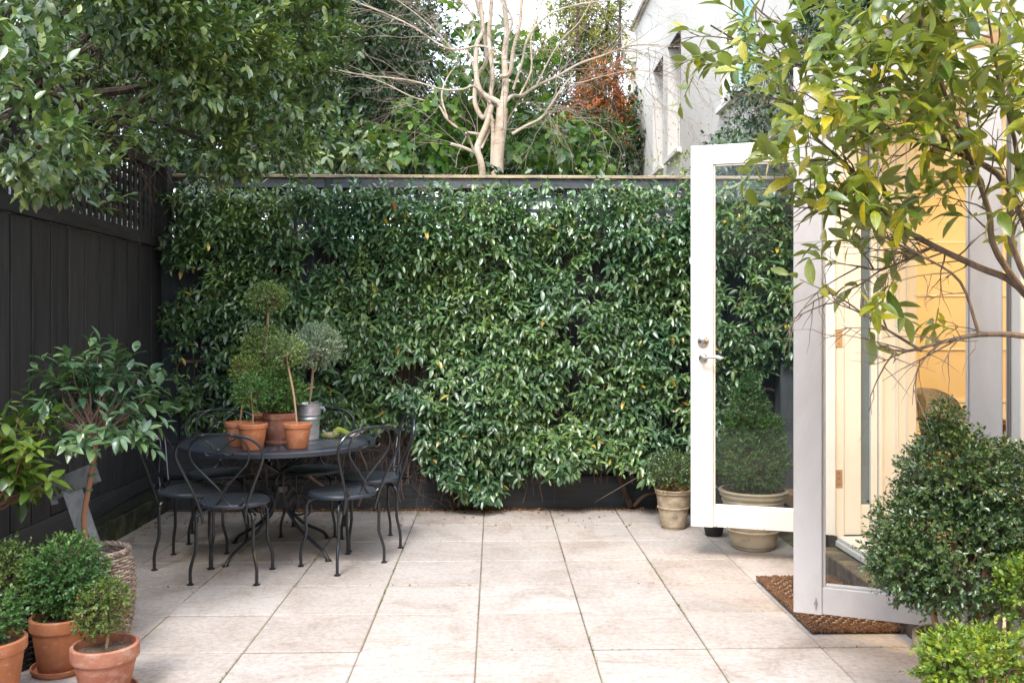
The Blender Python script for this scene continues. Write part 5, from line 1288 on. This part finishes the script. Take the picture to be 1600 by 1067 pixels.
nbx('wall', NX+.001, 9, ye+.002, ye+.3, 0, NZ); nbx('wall', NX+.301, 9, 4.6, 4.9, 2.96, NZ)
nbx('eave', NX-.06, NX+.4, 4.5, ye+.35, NZ+.002, NZ+.08, 'render_white'); nbx('gutter', NX-.10, NX-.062, 4.5, ye+.35, NZ-.02, NZ+.07, 'walnut')
nbx('roof', NX+.401, 9.2, 4.5, ye+.35, NZ+.002, NZ+.1, 'roofing')
zr0, zr1 = at(998, 100, ye-.2).z, at(998, 55, ye-.2).z
MB().tube([(NX-.09, ye-.25, 0), (NX-.09, ye-.25, zr0)], .055, 12).build('downpipe', M['render_white'], nb, True)
mb = MB(); mb.v = []; 
X0, Yc = NX-.11, ye-.25
mb.add([(X0-.08, Yc-.09, zr0), (X0+.10, Yc-.09, zr0), (X0+.10, Yc+.09, zr0), (X0-.08, Yc+.09, zr0), (X0-.16, Yc-.17, zr0+.25), (X0+.105, Yc-.17, zr0+.25), (X0+.105, Yc+.17, zr0+.25), (X0-.16, Yc+.17, zr0+.25), (X0-.16, Yc-.17, zr1), (X0+.105, Yc-.17, zr1), (X0+.105, Yc+.17, zr1), (X0-.16, Yc+.17, zr1)],
       [(3, 2, 1, 0), (0, 1, 5, 4), (1, 2, 6, 5), (2, 3, 7, 6), (3, 0, 4, 7), (4, 5, 9, 8), (5, 6, 10, 9), (6, 7, 11, 10), (7, 4, 8, 11), (8, 9, 10, 11)])
mb.build('rainhead', M['render_white'], nb, True)
# ivy on its wall and shrub over the wing
iv = thing('ivy', 'dark ivy climbing the pale neighbouring house above the open door', 'ivy', (2.6, 8.6, 0))
rnd = random.Random(77); P = []; D = []
while len(P) < 900:
    px = rnd.uniform(1110, 1400); py = rnd.uniform(-30, 262)
    Y = yfor(px)
    edge = 1232-(py-60)*.55 + 26*nzv(py/25, 1, 1.1)
    if py < 100: edge = 1265+8*math.sin(py/12)
    if px < edge and not (px > 1150 and py > 232): continue
    if px > 1290 and py > 100: continue
    a = at(px, py, Y); P.append((NX-rnd.uniform(.02, .28 if py > 100 else .12), a.y+rnd.uniform(-.08, .08), a.z)); D.append((-1, rnd.gauss(-.4, .5), rnd.gauss(0, .4)))
for _ in range(160):
    a = at(rnd.uniform(1120, 1235), rnd.uniform(215, 275), rnd.uniform(7.2, 8.2)); P.append(tuple(a)); D.append((rnd.gauss(-.4, .5), -1, rnd.gauss(.2, .4)))
leaves(sprigs(P, D, .12, 7, .075, 65, .35, upn=.8), tpl_mid(.45), M['ivy'], iv, 'foliage', 120)
st = MB()
for k in range(26):
    px = rnd.uniform(1130, 1260); py = rnd.uniform(100, 230); Y = yfor(px)
    twiggy(st, (NX-.05, Y, at(px, py, Y).z), (-.15, rnd.gauss(.8, .5), rnd.gauss(.5, .5)), .5, .005, 1, rnd, .5, -.02)
q = st.build('stems', M['twig'], iv, True); q['kind'] = 'stuff'
for k in range(3):
    p, rs = limb((2.35, 7.6+.1*k, 0), (2.6, 7.9+.1*k, 3.0), .03, .012, .05, 6, k); MB().tube(p, rs, 7).build('stem', M['twig'], iv, True)
for o in (mossr, h):
    bpy.data.objects.remove(o)
print('leaf tris', NLEAF[0], 'objects', len(bpy.data.objects))
